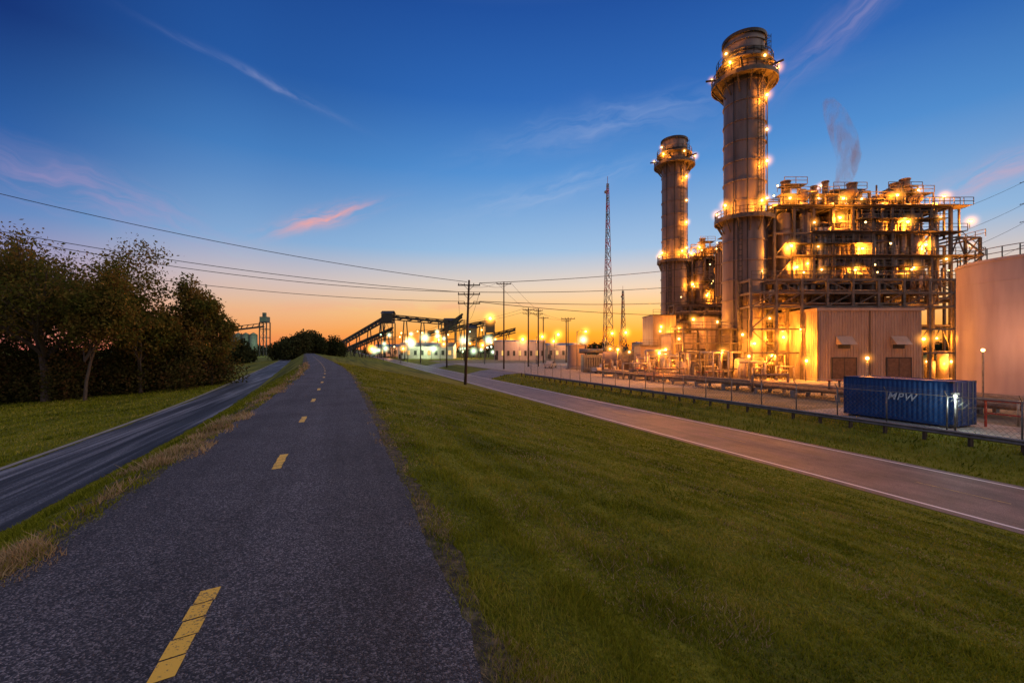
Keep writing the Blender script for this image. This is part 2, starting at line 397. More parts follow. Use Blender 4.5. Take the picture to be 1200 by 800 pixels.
# ------------------------------------------------------------------ stacks
def stack(cx,cy,r,ztop,zp,rp,zq,rq):
    e=empty('exhaust_stack'); c=(cx,cy)
    mb=MB()
    mb.cyl((cx,cy,YARD),(cx,cy,zq-1),r*1.06,seg=40,mat=0,caps=False)
    mb.cyl((cx,cy,zq-1),(cx,cy,zq+1.5),r*1.06,r,seg=40,mat=0,caps=False)
    mb.cyl((cx,cy,zq+1.5),(cx,cy,ztop),r,seg=40,mat=0,caps=False)
    mb.cyl((cx,cy,ztop-5),(cx,cy,ztop-.05),r*.93,seg=40,mat=1,caps=True)
    z=YARD+3
    while z<ztop-1:
        rr=r*1.06 if z<zq-1 else r
        mb.ring(c,z,z+.22,rr-.05,rr+.16,40,0); z+=3.4
    mb.ring(c,ztop-.5,ztop+.05,r-.05,r+.3,40,1)
    mb.ring(c,ztop-3.4,ztop-2.9,r-.05,r+.25,40,1)
    for a in(-2.5,-1.9,-.7):
        mb.beam((cx+(r*1.06+.1)*math.cos(a),cy+(r*1.06+.1)*math.sin(a),YARD),(cx+(r*1.06+.1)*math.cos(a),cy+(r*1.06+.1)*math.sin(a),zp),.14,1)
    mb.obj('shaft',[M['stack'],M['dark']],e)
    mb=MB()
    for zz,rr in((zp,rp),(zq,rq)):
        mb.ring(c,zz,zz+.25,r,rr,36,0); mb.ring(c,zz-.35,zz+.35,rr-.12,rr+.04,36,0)
        mb.ringrail(c,zz+.25,rr-.1,1.3,.09,0,26)
        for i in range(14):
            a=2*math.pi*i/14; ca,sa=math.cos(a),math.sin(a)
            mb.beam((cx+r*ca,cy+r*sa,zz-2.6),(cx+(rr-.2)*ca,cy+(rr-.2)*sa,zz-.1),.18)
    mb.ring(c,zp+2.6,zp+2.8,r,r+1.3,36,0); mb.ringrail(c,zp+2.8,r+1.2,1.2,.08,0,22)
    for i in range(5):
        a=2*math.pi*i/5+.4; mb.cyl((cx+r*math.cos(a),cy+r*math.sin(a),zp+1.4),(cx+(rp+1)*math.cos(a),cy+(rp+1)*math.sin(a),zp+1.4),.18,seg=8,mat=1)
    for (z0,z1,a) in((zq+.3,zp,-1.35),(YARD,zq,-2.2),(zp,ztop-1,-.9)):
        rr=r*1.06 if z0<zq-1 else r
        ux,uy=math.cos(a),math.sin(a); vx,vy=-uy,ux
        lx,ly=cx+ux*(rr+.35),cy+uy*(rr+.35)
        for k in(-.3,.3): mb.beam((lx+vx*k,ly+vy*k,z0),(lx+vx*k,ly+vy*k,z1),.1,1)
        z=z0
        while z<z1:
            mb.beam((lx-vx*.3,ly-vy*.3,z),(lx+vx*.3,ly+vy*.3,z),.06,1)
            if (z-z0)>2.2:
                pts=[(lx+vx*.42*math.cos(q)+ux*.8*math.sin(q),ly+vy*.42*math.cos(q)+uy*.8*math.sin(q),z) for q in np.linspace(0,math.pi,6)]
                for p,q in zip(pts[:-1],pts[1:]): mb.beam(p,q,.05,1)
            z+=.9
        for q in(.6,1.57,2.5):
            p=(lx+vx*.42*math.cos(q)+ux*.8*math.sin(q),ly+vy*.42*math.cos(q)+uy*.8*math.sin(q))
            mb.beam((p[0],p[1],z0+2.2),(p[0],p[1],z1),.05,1)
    mb.obj('platforms',[M['dsteel'],M['dark']],e)
    mb=MB(); L=[]
    for zz,rr,n,ph in((zp+1.9,rp-.1,6,.35),(zq+2.2,rq-.1,5,.1)):
        for i in range(n):
            a=2*math.pi*(i+ph)/n-math.pi*.9
            L.append((cx+rr*math.cos(a),cy+rr*math.sin(a),zz,i%2==0 or n==5))
    L.append((cx+(r+1.2)*math.cos(-2.7),cy+(r+1.2)*math.sin(-2.7),zp+4.2,False))
    for k,f in enumerate((.12,.38,.6,.84)):
        a=-1.1; L.append((cx+(r+.9)*math.cos(a),cy+(r+.9)*math.sin(a),zq+(zp-zq)*f,k in(1,3)))
    for i,(x,y,z,lit) in enumerate(L):
        mb.lampfix((x,y,z),.19)
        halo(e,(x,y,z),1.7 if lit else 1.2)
        if lit and y<cy+.5: plight(e,(x+(x-cx)*.06,y+(y-cy)*.06,z-.1),2400)
    mb.obj('lamps',[M['eorg'],M['dsteel']],e)
    return e
stack(40.8,80,3.3,55.6,48.0,5.3,24.0,4.8)
stack(43.5,122,3.2,57.3,50.6,5.2,24.8,4.4)

# ------------------------------------------------------------------ heat recovery unit
def frame(mb,xs,ys,zs,cw=.35,bw=.25,brace=.4,mat=0,seed=1):
    rr=random.Random(seed)
    for x in xs:
        for y in ys: mb.beam((x,y,zs[0]),(x,y,zs[-1]),cw,mat)
    for z in zs[1:]:
        for y in ys: mb.beam((xs[0],y,z),(xs[-1],y,z),bw,mat)
        for x in xs: mb.beam((x,ys[0],z),(x,ys[-1],z),bw,mat)
    for i in range(len(xs)-1):
        for k in range(len(zs)-1):
            if rr.random()<brace:
                y=ys[0]
                if rr.random()<.5:
                    mb.beam((xs[i],y,zs[k]),(xs[i+1],y,zs[k+1]),.16,mat)
                    if rr.random()<.6: mb.beam((xs[i+1],y,zs[k]),(xs[i],y,zs[k+1]),.16,mat)
                else:
                    xm=(xs[i]+xs[i+1])/2
                    mb.beam((xs[i],y,zs[k]),(xm,y,zs[k+1]),.16,mat); mb.beam((xs[i+1],y,zs[k]),(xm,y,zs[k+1]),.16,mat)
def unit(ox,oy,seed=1,detail=True):
    rr=random.Random(seed); e=empty('power_plant_unit')
    X0,X1=44.6+ox,74.3+ox; Y0,Y1=79.5+oy,100+oy
    mb=MB()
    bays=[(X0,X0+4.2,Y0+.5,13,22.5),(X0+4.4,X0+12,Y0+1.6,11,25.2),(X0+12.2,X0+21.5,Y0,12,25.6),(X0+21.7,X1-1.5,Y0+1.2,12,24.4)]
    for (a,b,y,z0,z1) in bays:
        mb.box(a,b,y,Y1,z0,z1,0)
        x=a+.3
        while x<b: mb.box(x,x+.14,y-.22,y-.002,z0,z1,0); x+=1.15
        z=z0+1.2
        while z<z1: mb.box(a,b,y-.3,y-.225,z,z+.2,0); z+=2.6
        y_=y+1
        while y_<Y1: mb.box(a-.2,a-.002,y_,y_+.14,z0,z1,0); y_+=1.3
    for a,b in((X0+.5,X0+8),(X0+9,X0+20),(X0+21,X1-2)):
        mb.box(a,b,Y0+3,Y1-2,YARD,10.9,1)
    mb.obj('casing',[M['casing'],M['dsteel']],e)
    mb=MB()
    for i in range(70):
        x=rr.uniform(X0+4.6,X1-1); r=rr.choice([.1,.12,.16,.22,.3,.42]); y=Y0-rr.uniform(.5,1.7)
        z0=rr.choice([10,12,13.2,17]);z1=rr.choice([19,22,24.5,26.5])
        m=rr.choice([0,0,1,2])
        mb.pipe([(x,y+1.6,z0),(x,y,z0+.1),(x,y,z1),(x,y+2,z1)],r,m)
    for x in(X0+8.2,X0+9.1,X0+9.9): mb.cyl((x,Y0-1.4,12.8),(x,Y0-1.4,22.5),.32,seg=12,mat=2)
    for x,r in((X0+2.2,1.1),(X0+16.5,1.25),(X0+24.5,.9)):
        mb.cyl((x,Y0-1.2,11.5),(x,Y0-1.2,24.5),r,seg=20,mat=1); mb.ball((x,Y0-1.2,24.5),r,1,16,8,.5)
        for z in range(13,24,3): mb.ring((x,Y0-1.2),z,z+.15,r-.02,r+.1,20,1)
    for i in range(34):
        z=rr.choice([13.6,14.4,16,17,17.8,20,21.2,22,23.5]); a=rr.uniform(X0,X0+22); b=a+rr.uniform(3,12); y=Y0-rr.uniform(.6,2.0)
        mb.pipe([(a,y,z),(min(b,X1),y,z),(min(b,X1),y,z+rr.choice([-2,2]))],rr.choice([.08,.1,.15,.22]),rr.choice([0,1]))
    mb.obj('process_pipes',[M['pipe'],M['stack'],M['white']],e)
    mb=MB()
    xs=list(np.linspace(X0-.2,X1,10)); zs=[YARD,1.2,5.6,10.2,13.2,17.2,21.2,25.6]
    frame(mb,xs,[Y0-2.4,Y0+8],zs,.42,.3,.33,0,seed)
    xs2=list(np.linspace(X1,X1+5.0,3)); frame(mb,xs2,[Y0-2.4,Y0+4,Y0+12],[YARD,1.2,5.6,10.2,13.2,17.2,20.5],.35,.25,.5,0,seed+1)
    for z,xa,xb in((13.2,X0-.2,X1+5.0),(15.3,X0+8,X1-4),(17.2,X0+3,X1+5.0),(19.2,X0+2,X0+16),(21.2,X0+6,X1+2),(23.4,X0+14,X1-1),(25.6,X0,X1+3.0)):
        mb.box(xa,xb,Y0-3.3,Y0-.6,z+.16,z+.22,0)
        mb.rail([(xa,Y0-3.3,z+.22),(xb,Y0-3.3,z+.22)],1.2,.08)
    for z in(20.5,17.2): mb.rail([(X1+5.0,Y0-3.3,z),(X1+5.0,Y0+12,z)],1.2,.08)
    z=YARD
    for k in range(8):
        xa,xb=(X1+.6,X1+4.4) if k%2==0 else (X1+4.4,X1+.6)
        mb.beam((xa,Y0-3.6,z),(xb,Y0-3.6,z+2.9),.22); mb.beam((xa,Y0-3.6,z+1),(xb,Y0-3.6,z+3.9),.08); z+=2.95
    mb.obj('steel_frame',[M['dsteel']],e)
    mb=MB()
    mb.box(X0+.5,X1-1,Y0-.5,Y1,25.62,25.75,0)
    for (x,r,zz) in((X0+6,.95,28),(X0+14.5,1.0,28.6),(X0+21,.9,28.2),(X0+26,.8,27.8)):
        mb.cyl((x,Y0-.3,zz),(x,Y0+14,zz),r,seg=18,mat=1); mb.ball((x,Y0-.3,zz),r,1,16,8)
        for y in(Y0+1,Y0+7,Y0+12):
            for k in(-.8,.8): mb.beam((x+k,y,25.7),(x+k,y,zz),.25,0)
    for (x,y,r,z0,z1) in((X0+4.4,Y0+2,.75,27.5,31.6),(X0+5.8,Y0+5,.6,27,30.2),(X0+8.8,Y0+1,.45,26,30.4),(X0+11.5,Y0+2,.5,27,31.6),(X0+17,Y0+3,.8,28,31.6),(X0+18.8,Y0+4,.6,28,30.6),(X0+23.5,Y0+1.5,.75,27.6,31),(X0+25.3,Y0+1.5,.75,27.6,31.8),(X0+27,Y0+3,.7,27.6,30.6)):
        mb.cyl((x,y,z0),(x,y,z1),r,seg=14,mat=1); mb.cyl((x,y,25.7),(x,y,z0),r*.35,seg=8,mat=1)
        mb.ring((x,y),z1-.2,z1,r-.1,r+.12,14,1)
    for i in range(80):
        x=rr.uniform(X0+1,X1-1); y=rr.uniform(Y0-.5,Y0+8); h=rr.uniform(1.0,4.6); b=x+rr.uniform(-3.5,3.5)
        mb.pipe([(x,y,25.7),(x,y,25.7+h),(b,y,25.7+h),(b,y,25.7+h*rr.uniform(.2,.8))],rr.choice([.07,.12,.17,.25]),rr.choice([0,1,2]))
    for (a,b,y,z) in((X0+2,X0+12,Y0-.8,28.4),(X0+12.5,X0+21,Y0-.6,27.6),(X0+21.5,X1-.5,Y0,28.9),(X0+3,X0+7,Y0,30.4),(X0+22,X0+28,Y0+1,29.9),(X0+13,X0+19,Y0+2,30.2)):
        mb.box(a,b,y,y+2.2,z,z+.1,0); mb.rail([(a,y,z+.1),(b,y,z+.1)],1.15,.08,0)
        for x in np.arange(a,b+.1,2.5): mb.beam((x,y,25.7),(x,y,z),.18,0)
    mb.box(X1-4,X1+3.0,Y0-1,Y0+6,26.5,26.62,0); mb.rail([(X1-4,Y0-1,26.6),(X1+3.0,Y0-1,26.6)],1.1,.08,0)
    for x in(X1+.2,X1+2.8): mb.beam((x,Y0-1,20.5),(x,Y0-1,26.5),.25,0)
    mb.obj('roof_equipment',[M['dsteel'],M['casing'],M['pipe']],e)
    mb=MB()
    xs=list(np.linspace(38.3+ox,71+ox,9)); ya,yb=73+oy,76.8+oy
    for x in xs:
        for y in(ya,yb): mb.beam((x,y,YARD if (x<46.5+ox or x>64+ox) else 8),(x,y,12.9),.38)
        for z in(8.4,10.6,12.7): mb.beam((x,ya,z),(x,yb,z),.28)
    for y in(ya,yb):
        for z in(8.4,10.6,12.7): mb.beam((xs[0],y,z),(xs[-1],y,z),.3)
    for i in range(8):
        mb.beam((xs[i],ya,8.4),(xs[i+1],ya,10.6),.14); 
        if i%2: mb.beam((xs[i+1],ya,10.6),(xs[i],ya,12.7),.14)
    mb.rail([(xs[0],ya-.2,12.9),(xs[-1],ya-.2,12.9)],1.2,.09)
    for z in(1,4.8): 
        for y in(ya,yb): mb.beam((xs[0],y,z),(xs[2]-.5,y,z),.26)
        mb.beam((xs[6],ya,z),(xs[-1],ya,z),.26)
    mb.beam((xs[0],ya,YARD),(xs[1],ya,1),.15); mb.beam((xs[1],ya,1),(xs[0],ya,4.8),.15); mb.beam((xs[0],ya,4.8),(xs[1],ya,8.4),.15)
    for k in range(16):
        y=ya+.3+.22*k*.95; z=rr.choice([8.9,11,11.2]); r=rr.choice([.12,.18,.25])
        a=xs[0]-.5+rr.uniform(0,5); b=xs[-1]-rr.uniform(0,6)
        mb.pipe([(a,y,z-2 if k%3 else z),(a,y,z),(b,y,z),(b,y,z+2.5)],r,rr.choice([1,2,2]))
    for k in range(14):
        x=rr.uniform(xs[0]+1,xs[-1]-1); mb.pipe([(x,yb+.4,8),(x,yb+.4,13),(x,yb+2.5,13)],rr.choice([.15,.2,.3]),rr.choice([1,2]))
    for k in range(12):
        x=rr.uniform(64,78)+ox; y=rr.uniform(74,79)+oy; r=rr.uniform(.4,.9); h=rr.uniform(1.5,6)
        mb.cyl((x,y,YARD),(x,y,YARD+h),r,seg=14,mat=rr.choice([1,2])); mb.ball((x,y,YARD+h),r,2,12,6,.5)
    mb.obj('pipe_rack',[M['dsteel'],M['pipe'],M['casing']],e)
    mb=MB(); L=[]
    def row(xa,xb,n,z,jz,lit):
        for i,x in enumerate(np.linspace(xa,xb,n)): L.append((x+rr.uniform(-1.4,1.4),Y0-2.9+rr.uniform(-.4,.4),z+rr.uniform(-jz,jz),lit(i)))
    row(X0+1,X1-1.5,7,27.6,.8,lambda i:i%2==0)
    row(X0+5,X1+3,6,23.3,.5,lambda i:i%2==1)
    row(X0+1,X1+3,6,19.0,.8,lambda i:i%2==0)
    row(X0-3,X1+4,8,15.1,.6,lambda i:i%2==1)
    for k,x in enumerate((38.6,41,43.2)): L.append((x+ox,72.4+oy,(2.5,6.5,3.5)[k],k!=1))
    for k,x in enumerate((66,70,75)): 
        L.append((x+ox,75+oy,3.4,k!=1)); L.append((x+ox+1,73.5+oy,-.4,k==1))
    for i in range(18): L.append((rr.uniform(X0,X1-1),rr.uniform(Y0,Y0+7),rr.uniform(26.6,31.2),False))
    for i in range(8): L.append((rr.uniform(X0,X1+4),Y0-2.6,rr.uniform(13.5,20),False))
    for (x,y,z,lit) in L:
        mb.lampfix((x,y,z),.19 if lit else .15)
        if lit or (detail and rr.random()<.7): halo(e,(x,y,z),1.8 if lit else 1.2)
        if lit: plight(e,(x,y+.3,z),3200 if detail else 4200)
    mb.obj('lamps',[M['eorg'],M['dsteel']],e)
    return e
unit(0,0,3)
unit(2.7,42,5,False)

# ------------------------------------------------------------------ service building
def service_building():
    e=empty('metal_service_building'); x0,x1,y0,y1,z0,z1=47,63,70,82,YARD,7.8
    mb=MB()
    mb.box(x0,x1,y0,y1,z0+.3,z1,0)
    x=x0
    while x<x1-.1:
        mb.box(x+.05,x+.16,y0-.07,y0-.002,z0+.3,z1-.3,0); x+=.42
    y=y0+.1
    while y<y1:
        mb.box(x0-.07,x0-.002,y,y+.11,z0+.3,z1-.3,0); y+=.42
    mb.obj('walls',[M['beige']],e)
    mb=MB()
    mb.box(x0-.25,x1+.25,y0-.25,y0-.075,z1-.3,z1+.12,0); mb.box(x0-.25,x0-.075,y0-.07,y1,z1-.3,z1+.12,0)
    mb.box(x0-.07,x1+.25,y0-.07,y1+.2,z1+.003,z1+.1,0)
    mb.box(x0+7.9,x0+8.15,y0-.14,y0-.075,z0,z1-.31,1)
    mb.box(x0-.14,x0+.14,y0-.15,y0-.075,z0,z1-.31,1)
    mb.box(x0-.3,x1+.3,y0-.3,y1+.3,z0-.1,z0+.297,2)
    mb.obj('trim',[M['beige'],M['casing'],M['conc']],e)
    mb=MB()
    for a in(x0+2.2,x0+10.6):
        mb.box(a,a+3.6,y0-.16,y0-.08,z0+.3,z0+3.5,0); mb.box(a+1.76,a+1.84,y0-.19,y0-.165,z0+.3,z0+3.5,1)
        mb.box(a-.15,a-.003,y0-.2,y0-.08,z0+.3,z0+3.65,1); mb.box(a+3.603,a+3.75,y0-.2,y0-.08,z0+.3,z0+3.65,1); mb.box(a,a+3.6,y0-.2,y0-.08,z0+3.503,z0+3.65,1)
        b=a+.6; zz=z0+5.6
        mb.poly([(b,y0-.08,zz+1.3),(b+2.4,y0-.08,zz+1.3),(b+2.4,y0-1.3,zz),(b,y0-1.3,zz)],2)
        mb.poly([(b,y0-.08,zz+1.3),(b,y0-1.3,zz),(b,y0-.08,zz)],2); mb.poly([(b+2.4,y0-.08,zz+1.3),(b+2.4,y0-.08,zz),(b+2.4,y0-1.3,zz)],2)
        mb.box(b+.3,b+2.1,y0-.12,y0-.08,zz-.6,zz,1)
    mb.obj('doors',[M['door'],M['dark'],M['beige']],e)
    mb=MB()
    for x,y in((x0-.6,y0+3),(x0-.6,y0+8)): 
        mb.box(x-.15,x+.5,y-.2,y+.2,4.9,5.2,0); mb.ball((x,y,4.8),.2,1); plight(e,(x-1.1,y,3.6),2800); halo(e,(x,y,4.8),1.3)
    mb.obj('wall_lamps',[M['dark'],M['eorg']],e)
service_building()

# ------------------------------------------------------------------ storage tank
def tank(cx,cy,r,z1,name='storage_tank',mat='tank',rail=True,seg=64):
    e=empty(name); mb=MB()
    mb.cyl((cx,cy,YARD),(cx,cy,z1),r,seg=seg,caps=False)
    mb.cyl((cx,cy,z1),(cx,cy,z1+r*.1),r+.05,.2,seg=seg)
    for k in range(1,6): mb.ring((cx,cy),YARD+(z1-YARD)*k/6,YARD+(z1-YARD)*k/6+.05,r-.02,r+.03,seg)
    mb.ring((cx,cy),z1-.25,z1+.02,r-.02,r+.12,seg); mb.ring((cx,cy),YARD-.1,YARD+.3,r-.1,r+.4,seg,1)
    mb.obj('shell',[M[mat],M['conc']],e)
    if rail:
        mb=MB(); mb.ringrail((cx,cy),z1,r-.1,1.15,.07,0,36)
        pr=None
        for i in range(50):
            a=R(215)+i*.028; z=YARD+(z1-YARD)*i/49
            p=(cx+(r+.9)*math.cos(a),cy+(r+.9)*math.sin(a),z); q=(cx+r*math.cos(a),cy+r*math.sin(a),z)
            mb.beam(p,q,.12); mb.beam(p,(p[0],p[1],z+1.05),.05)
            if pr: mb.beam(pr,p,.14); mb.beam((pr[0],pr[1],pr[2]+1.05),(p[0],p[1],z+1.05),.06)
            pr=p
        mb.obj('railing',[M['steel']],e)
    return e
e=tank(58,48,8,11.0)
plight(e,(47.2,43,2.5),700,(1,.42,.2))
mb=MB(); mb.ball((47.6,46,1.5),.16,0); mb.beam((47.6,46,YARD),(47.6,46,1.35),.12,1); mb.obj('yard_lamp',[M['eorg'],M['steel']],e)
tank(16,112,2.4,2.6,'storage_tank','beige',False,32)

# ------------------------------------------------------------------ yard equipment
def yard_equipment():
    rr=random.Random(11)
    e=empty('process_skid'); mb=MB()
    specs=[(30,35,86,92,4.5,2),(26,29.5,92,97,2.2,2),(35.5,38,84,90,7.5,2),(31,36,100,108,9,2),(24,27,100,104,1.0,1)]
    for a,b,c,d,h,m in specs:
        mb.box(a,b,c,d,YARD,h,m); mb.box(a-.15,b+.15,c-.15,d+.15,h+.003,h+.2,0)
        x=a+.3
        while x<b: mb.box(x,x+.08,c-.06,c-.002,YARD,h-.1,m); x+=.8
        mb.box(a+.6,a+1.6,c-.1,c-.065,YARD,YARD+2.1,4)
        mb.rail([(a,c,h+.2),(b,c,h+.2)],1.1,.06,0)
    for i in range(60):
        x=rr.uniform(22,47); y=rr.uniform(70,84)
        h=rr.uniform(0,4); b=x+rr.uniform(-5,5)
        mb.pipe([(x,y,YARD),(x,y,YARD+h+.8),(b,y,YARD+h+.8),(b,y,YARD)],rr.choice([.08,.12,.2,.3]),rr.choice([1,1,0]))
    for i in range(14):
        x=rr.uniform(24,46);y=rr.uniform(74,82);r=rr.uniform(.4,1.0);h=rr.uniform(1.5,4.5)
        mb.cyl((x,y,YARD),(x,y,YARD+h),r,seg=16,mat=rr.choice([1,2])); mb.ball((x,y,YARD+h),r,rr.choice([1,2]),14,8,.5)
    frame(mb,[29,33,37,41,45],[77,81],[YARD,-.2,2.6,5],.28,.2,.5,0,5)
    mb.rail([(29,77,5.1),(45,77,5.1)],1.1,.07,0); mb.box(29,45,76.8,81.2,5.11,5.17,0)
    mb.rail([(29,77,2.7),(45,77,2.7)],1.1,.07,0)
    mb.obj('equipment',[M['dsteel'],M['pipe'],M['beige'],M['white'],M['door']],e)
    mb=MB()
    for (x,y,z,p) in((27,80,1.5,3000),(31,84.5,3.5,0),(34,73.5,1.2,2800),(38,75,4.0,0),(42,73.5,.5,2800),(29.5,90,6,3200),(36,98,6,3200),(25,97,1,0),(45.3,70,-.2,1800),(33,82.8,7,2600),(20,86,1.5,3800),(22,68,1.0,2800),(40,84,6,0),(28,86,5,0),(37,82,6.5,0),(57,63,3,1000)):
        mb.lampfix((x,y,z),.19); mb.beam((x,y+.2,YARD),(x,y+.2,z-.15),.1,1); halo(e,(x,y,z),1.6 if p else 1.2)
        if p: plight(e,(x,y-.4,z),p)
    mb.obj('lamps',[M['eorg'],M['dsteel']],e)
    e=empty('power_transformer'); mb=MB()
    mb.box(15,19,96,99,YARD,.4,0)
    for k in range(8): mb.box(15.1+k*.5,15.4+k*.5,95.2,95.99,YARD+.5,-.2,0)
    for k in range(3): 
        x=15.8+k*1.2; mb.cyl((x,97.5,.4),(x,97.5,2.4),.14,seg=8,mat=1)
        for z in np.arange(.6,2.3,.3): mb.ring((x,97.5),z,z+.08,.1,.26,10,1)
    mb.cyl((14.4,97.5,1.2),(19.4,97.5,1.2),.5,seg=14,mat=0)
    mb.obj('tank_and_bushings',[M['steel'],M['door']],e)
    e=empty('horizontal_vessel'); mb=MB()
    mb.cyl((21,104,-.6),(29,104,-.6),1.6,seg=24,mat=0); mb.ball((21,104,-.6),1.6,0,18,10); mb.ball((29,104,-.6),1.6,0,18,10)
    for x in(22.5,27.5): mb.box(x-.25,x+.25,103,105,YARD,-1.6,1)
    mb.obj('shell_and_saddles',[M['beige'],M['conc']],e)
yard_equipment()

def sleeper_pipes():
    e=empty('pipeline_on_sleepers'); mb=MB(); zb=YARD
    def P(s,t,z): x,y=st(s,t); return (x,y,z)
    for s in np.arange(2,72,4.5):
        mb.beam(P(s,42.6,zb+.55),P(s,47.4,zb+.55),.3,1)
        for t in(42.8,45,47.2): mb.beam(P(s,t,zb),P(s,t,zb+.5),.28,1)
    for t,r,z,m,a,b in((43.1,.22,.92,0,2,72),(43.8,.14,.84,2,2,70),(44.5,.3,1.0,0,8,72),(45.4,.18,.88,3,2,66),(46,.12,.82,2,2,72),(46.7,.25,.95,0,14,72)):
        mb.pipe([P(a,t,zb+z),P((a+b)/2,t,zb+z),P(b,t,zb+z),P(b,t+1.2,zb+z),P(b,t+1.2,zb+z+2)],r,m)
    for s in(14,30,47,60):
        for t in(43.1,44.5,46.7):
            mb.pipe([P(s,t,zb+.9),P(s,t,zb+1.9)],.1,0); mb.cyl(P(s,t,zb+1.9),P(s,t,zb+1.97),.3,seg=14,mat=4)
    for s in (9,38,55):
        mb.pipe([P(s,42.4,zb+.2),P(s,42.4,zb+2),P(s,47.8,zb+2),P(s,47.8,zb+.2)],.13,0)
    mb.obj('pipes',[M['rust'],M['conc'],M['pipe'],M['steel'],M['red']],e)
    mb=MB()
    for s in(30,44,60):
        p=P(s,48.5,zb+4); mb.beam((p[0],p[1],zb),(p[0],p[1],p[2]-.1),.12,1); mb.ball(p,.16,0); plight(e,(p[0],p[1],p[2]),1700); halo(e,p,1.0)
    mb.obj('lamps',[M['eorg'],M['steel']],e)
    return e
sleeper_pipes()
def manifold():
    e=empty('valve_manifold'); mb=MB(); rr=random.Random(4)
    def P(s,t,z): x,y=st(s,t); return (x,y,z)
    for i in range(20):
        s=rr.uniform(9,16.5); t=rr.uniform(38,41); h=rr.uniform(.5,1.6)
        mb.pipe([P(s,t,YARD),P(s,t,YARD+h),P(s-rr.uniform(.8,3),t,YARD+h),P(s-3,t,YARD+.1)],rr.choice([.06,.1,.14]),rr.choice([0,1,2]))
    for i in range(6):
        s=rr.uniform(10,16); t=rr.uniform(38,40.5); mb.cyl(P(s,t,YARD),P(s,t,YARD+1.1),.28,seg=12,mat=rr.choice([0,3])); mb.ball(P(s,t,YARD+1.1),.28,0)
    for z in(.9,1.7): mb.beam(P(8.5,37.8,YARD+z),P(16.5,37.8,YARD+z),.09,2)
    for s in np.arange(8.5,16.6,2): mb.beam(P(s,37.8,YARD),P(s,37.8,YARD+1.7),.09,2)
    mb.obj('valves',[M['rust'],M['pipe'],M['red'],M['white']],e)
    mb=MB(); p=P(12,40,YARD+2.2); mb.ball(p,.12,0); mb.beam((p[0],p[1],YARD),(p[0],p[1],p[2]-.1),.08,1); mb.obj('lamp',[M['eorg'],M['steel']],e); plight(e,(p[0],p[1],p[2]),380); halo(e,p,.5)
manifold()

# ------------------------------------------------------------------ shipping container
def container():
    e=empty('shipping_container',(24.35+.35,34.6-.7,YARD+.16)); e.rotation_euler=(0,0,R(-69.72))
    L,W,H=6.5,2.44,2.75; mb=MB()
    def corr(axis,a0,a1,fixed,sgn,z0,z1):
        n=int((a1-a0)/.28); st_=(a1-a0)/n
        pts=[]
        for i in range(n):
            a=a0+i*st_
            pts+= [(a,0),(a+st_*.25,0),(a+st_*.5,.045),(a+st_*.75,.045)]
        pts.append((a1,0))
        for (p,d0),(q,d1) in zip(pts[:-1],pts[1:]):
            if axis=='x': mb.poly([(p,fixed+sgn*d0,z0),(q,fixed+sgn*d1,z0),(q,fixed+sgn*d1,z1),(p,fixed+sgn*d0,z1)],0)
            else: mb.poly([(fixed+sgn*d0,p,z0),(fixed+sgn*d1,q,z0),(fixed+sgn*d1,q,z1),(fixed+sgn*d0,p,z1)],0)
    corr('x',.14,L-.14,.03,1,.16,H-.12); corr('x',.14,L-.14,W-.03,-1,.16,H-.12); corr('y',.14,W-.14,.03,1,.16,H-.12)
    mb.box(.05,L-.05,.05,W-.05,H-.1,H-.04,0)
    mb.obj('corrugated_panels',[M['blue']],e)
    mb=MB()
    for x in(0,L-.14):
        for y in(0,W-.14): mb.box(x,x+.14,y,y+.14,0,H,0)
    for z0,z1 in((.0,.16),(H-.12,H-.001)):
        for y in(.005,W-.125): mb.box(.142,L-.142,y,y+.12,z0,z1,0)
        for x in(.005,L-.125): mb.box(x,x+.12,.142,W-.142,z0,z1,0)
    for x in(0,L-.18):
        for y in(0,W-.18):
            for z in(-.01,H-.12): mb.box(x-.005,x+.185,y-.005,y+.185,z,z+.13,1)
    mb.obj('frame',[M['bluedk'],M['dark']],e)
    mb=MB()
    mb.box(L-.08,L-.03,.142,W/2-.01,.17,H-.13,0); mb.box(L-.08,L-.03,W/2+.01,W-.142,.17,H-.13,0)
    for y in(.4,.9,W-.9,W-.4):
        mb.cyl((L+.01,y,.05),(L+.01,y,H-.05),.022,seg=8,mat=1)
        mb.box(L-.02,L+.04,y-.02,y+.28,1.05,1.1,1)
    for z in(.5,1.3,2.1):
        mb.box(L-.028,L-.015,.2,W/2-.08,z,z+.06,0); mb.box(L-.028,L-.015,W/2+.08,W-.2,z,z+.06,0)
    mb.obj('doors',[M['bluedk'],M['steel']],e)
    cu=bpy.data.curves.new('lettering','FONT'); cu.body='MPW'; cu.size=.66; cu.extrude=.004; cu.shear=.3; cu.space_character=1.15; cu.offset=.008
    t=bpy.data.objects.new('lettering',cu); t.location=(2.9,-.012,1.35); t.rotation_euler=(R(90),0,0); cu.materials.append(M['lwhite']); link(t); put(t,e)
    mb=MB()
    for x in(.4,L-.6): mb.box(x,x+.25,-.1,W+.1,-.16,-.012,0)
    mb.obj('timber_blocks',[M['wood']],e)
container()
e=empty('yard_lamp'); px,py=st(16.2,34.0); mb=MB(); mb.cyl((px,py,YARD),(px,py,YARD+2.2),.05,seg=8,mat=0); mb.box(px-.15,px+.15,py-.12,py+.12,YARD+2.2,YARD+2.32,0); mb.ball((px,py,YARD+2.12),.09,1)
mb.obj('post_and_head',[M['steel'],M['ewht']],e); plight(e,(px-.2,py-.3,YARD+1.9),90,(.8,.95,.85),.1)

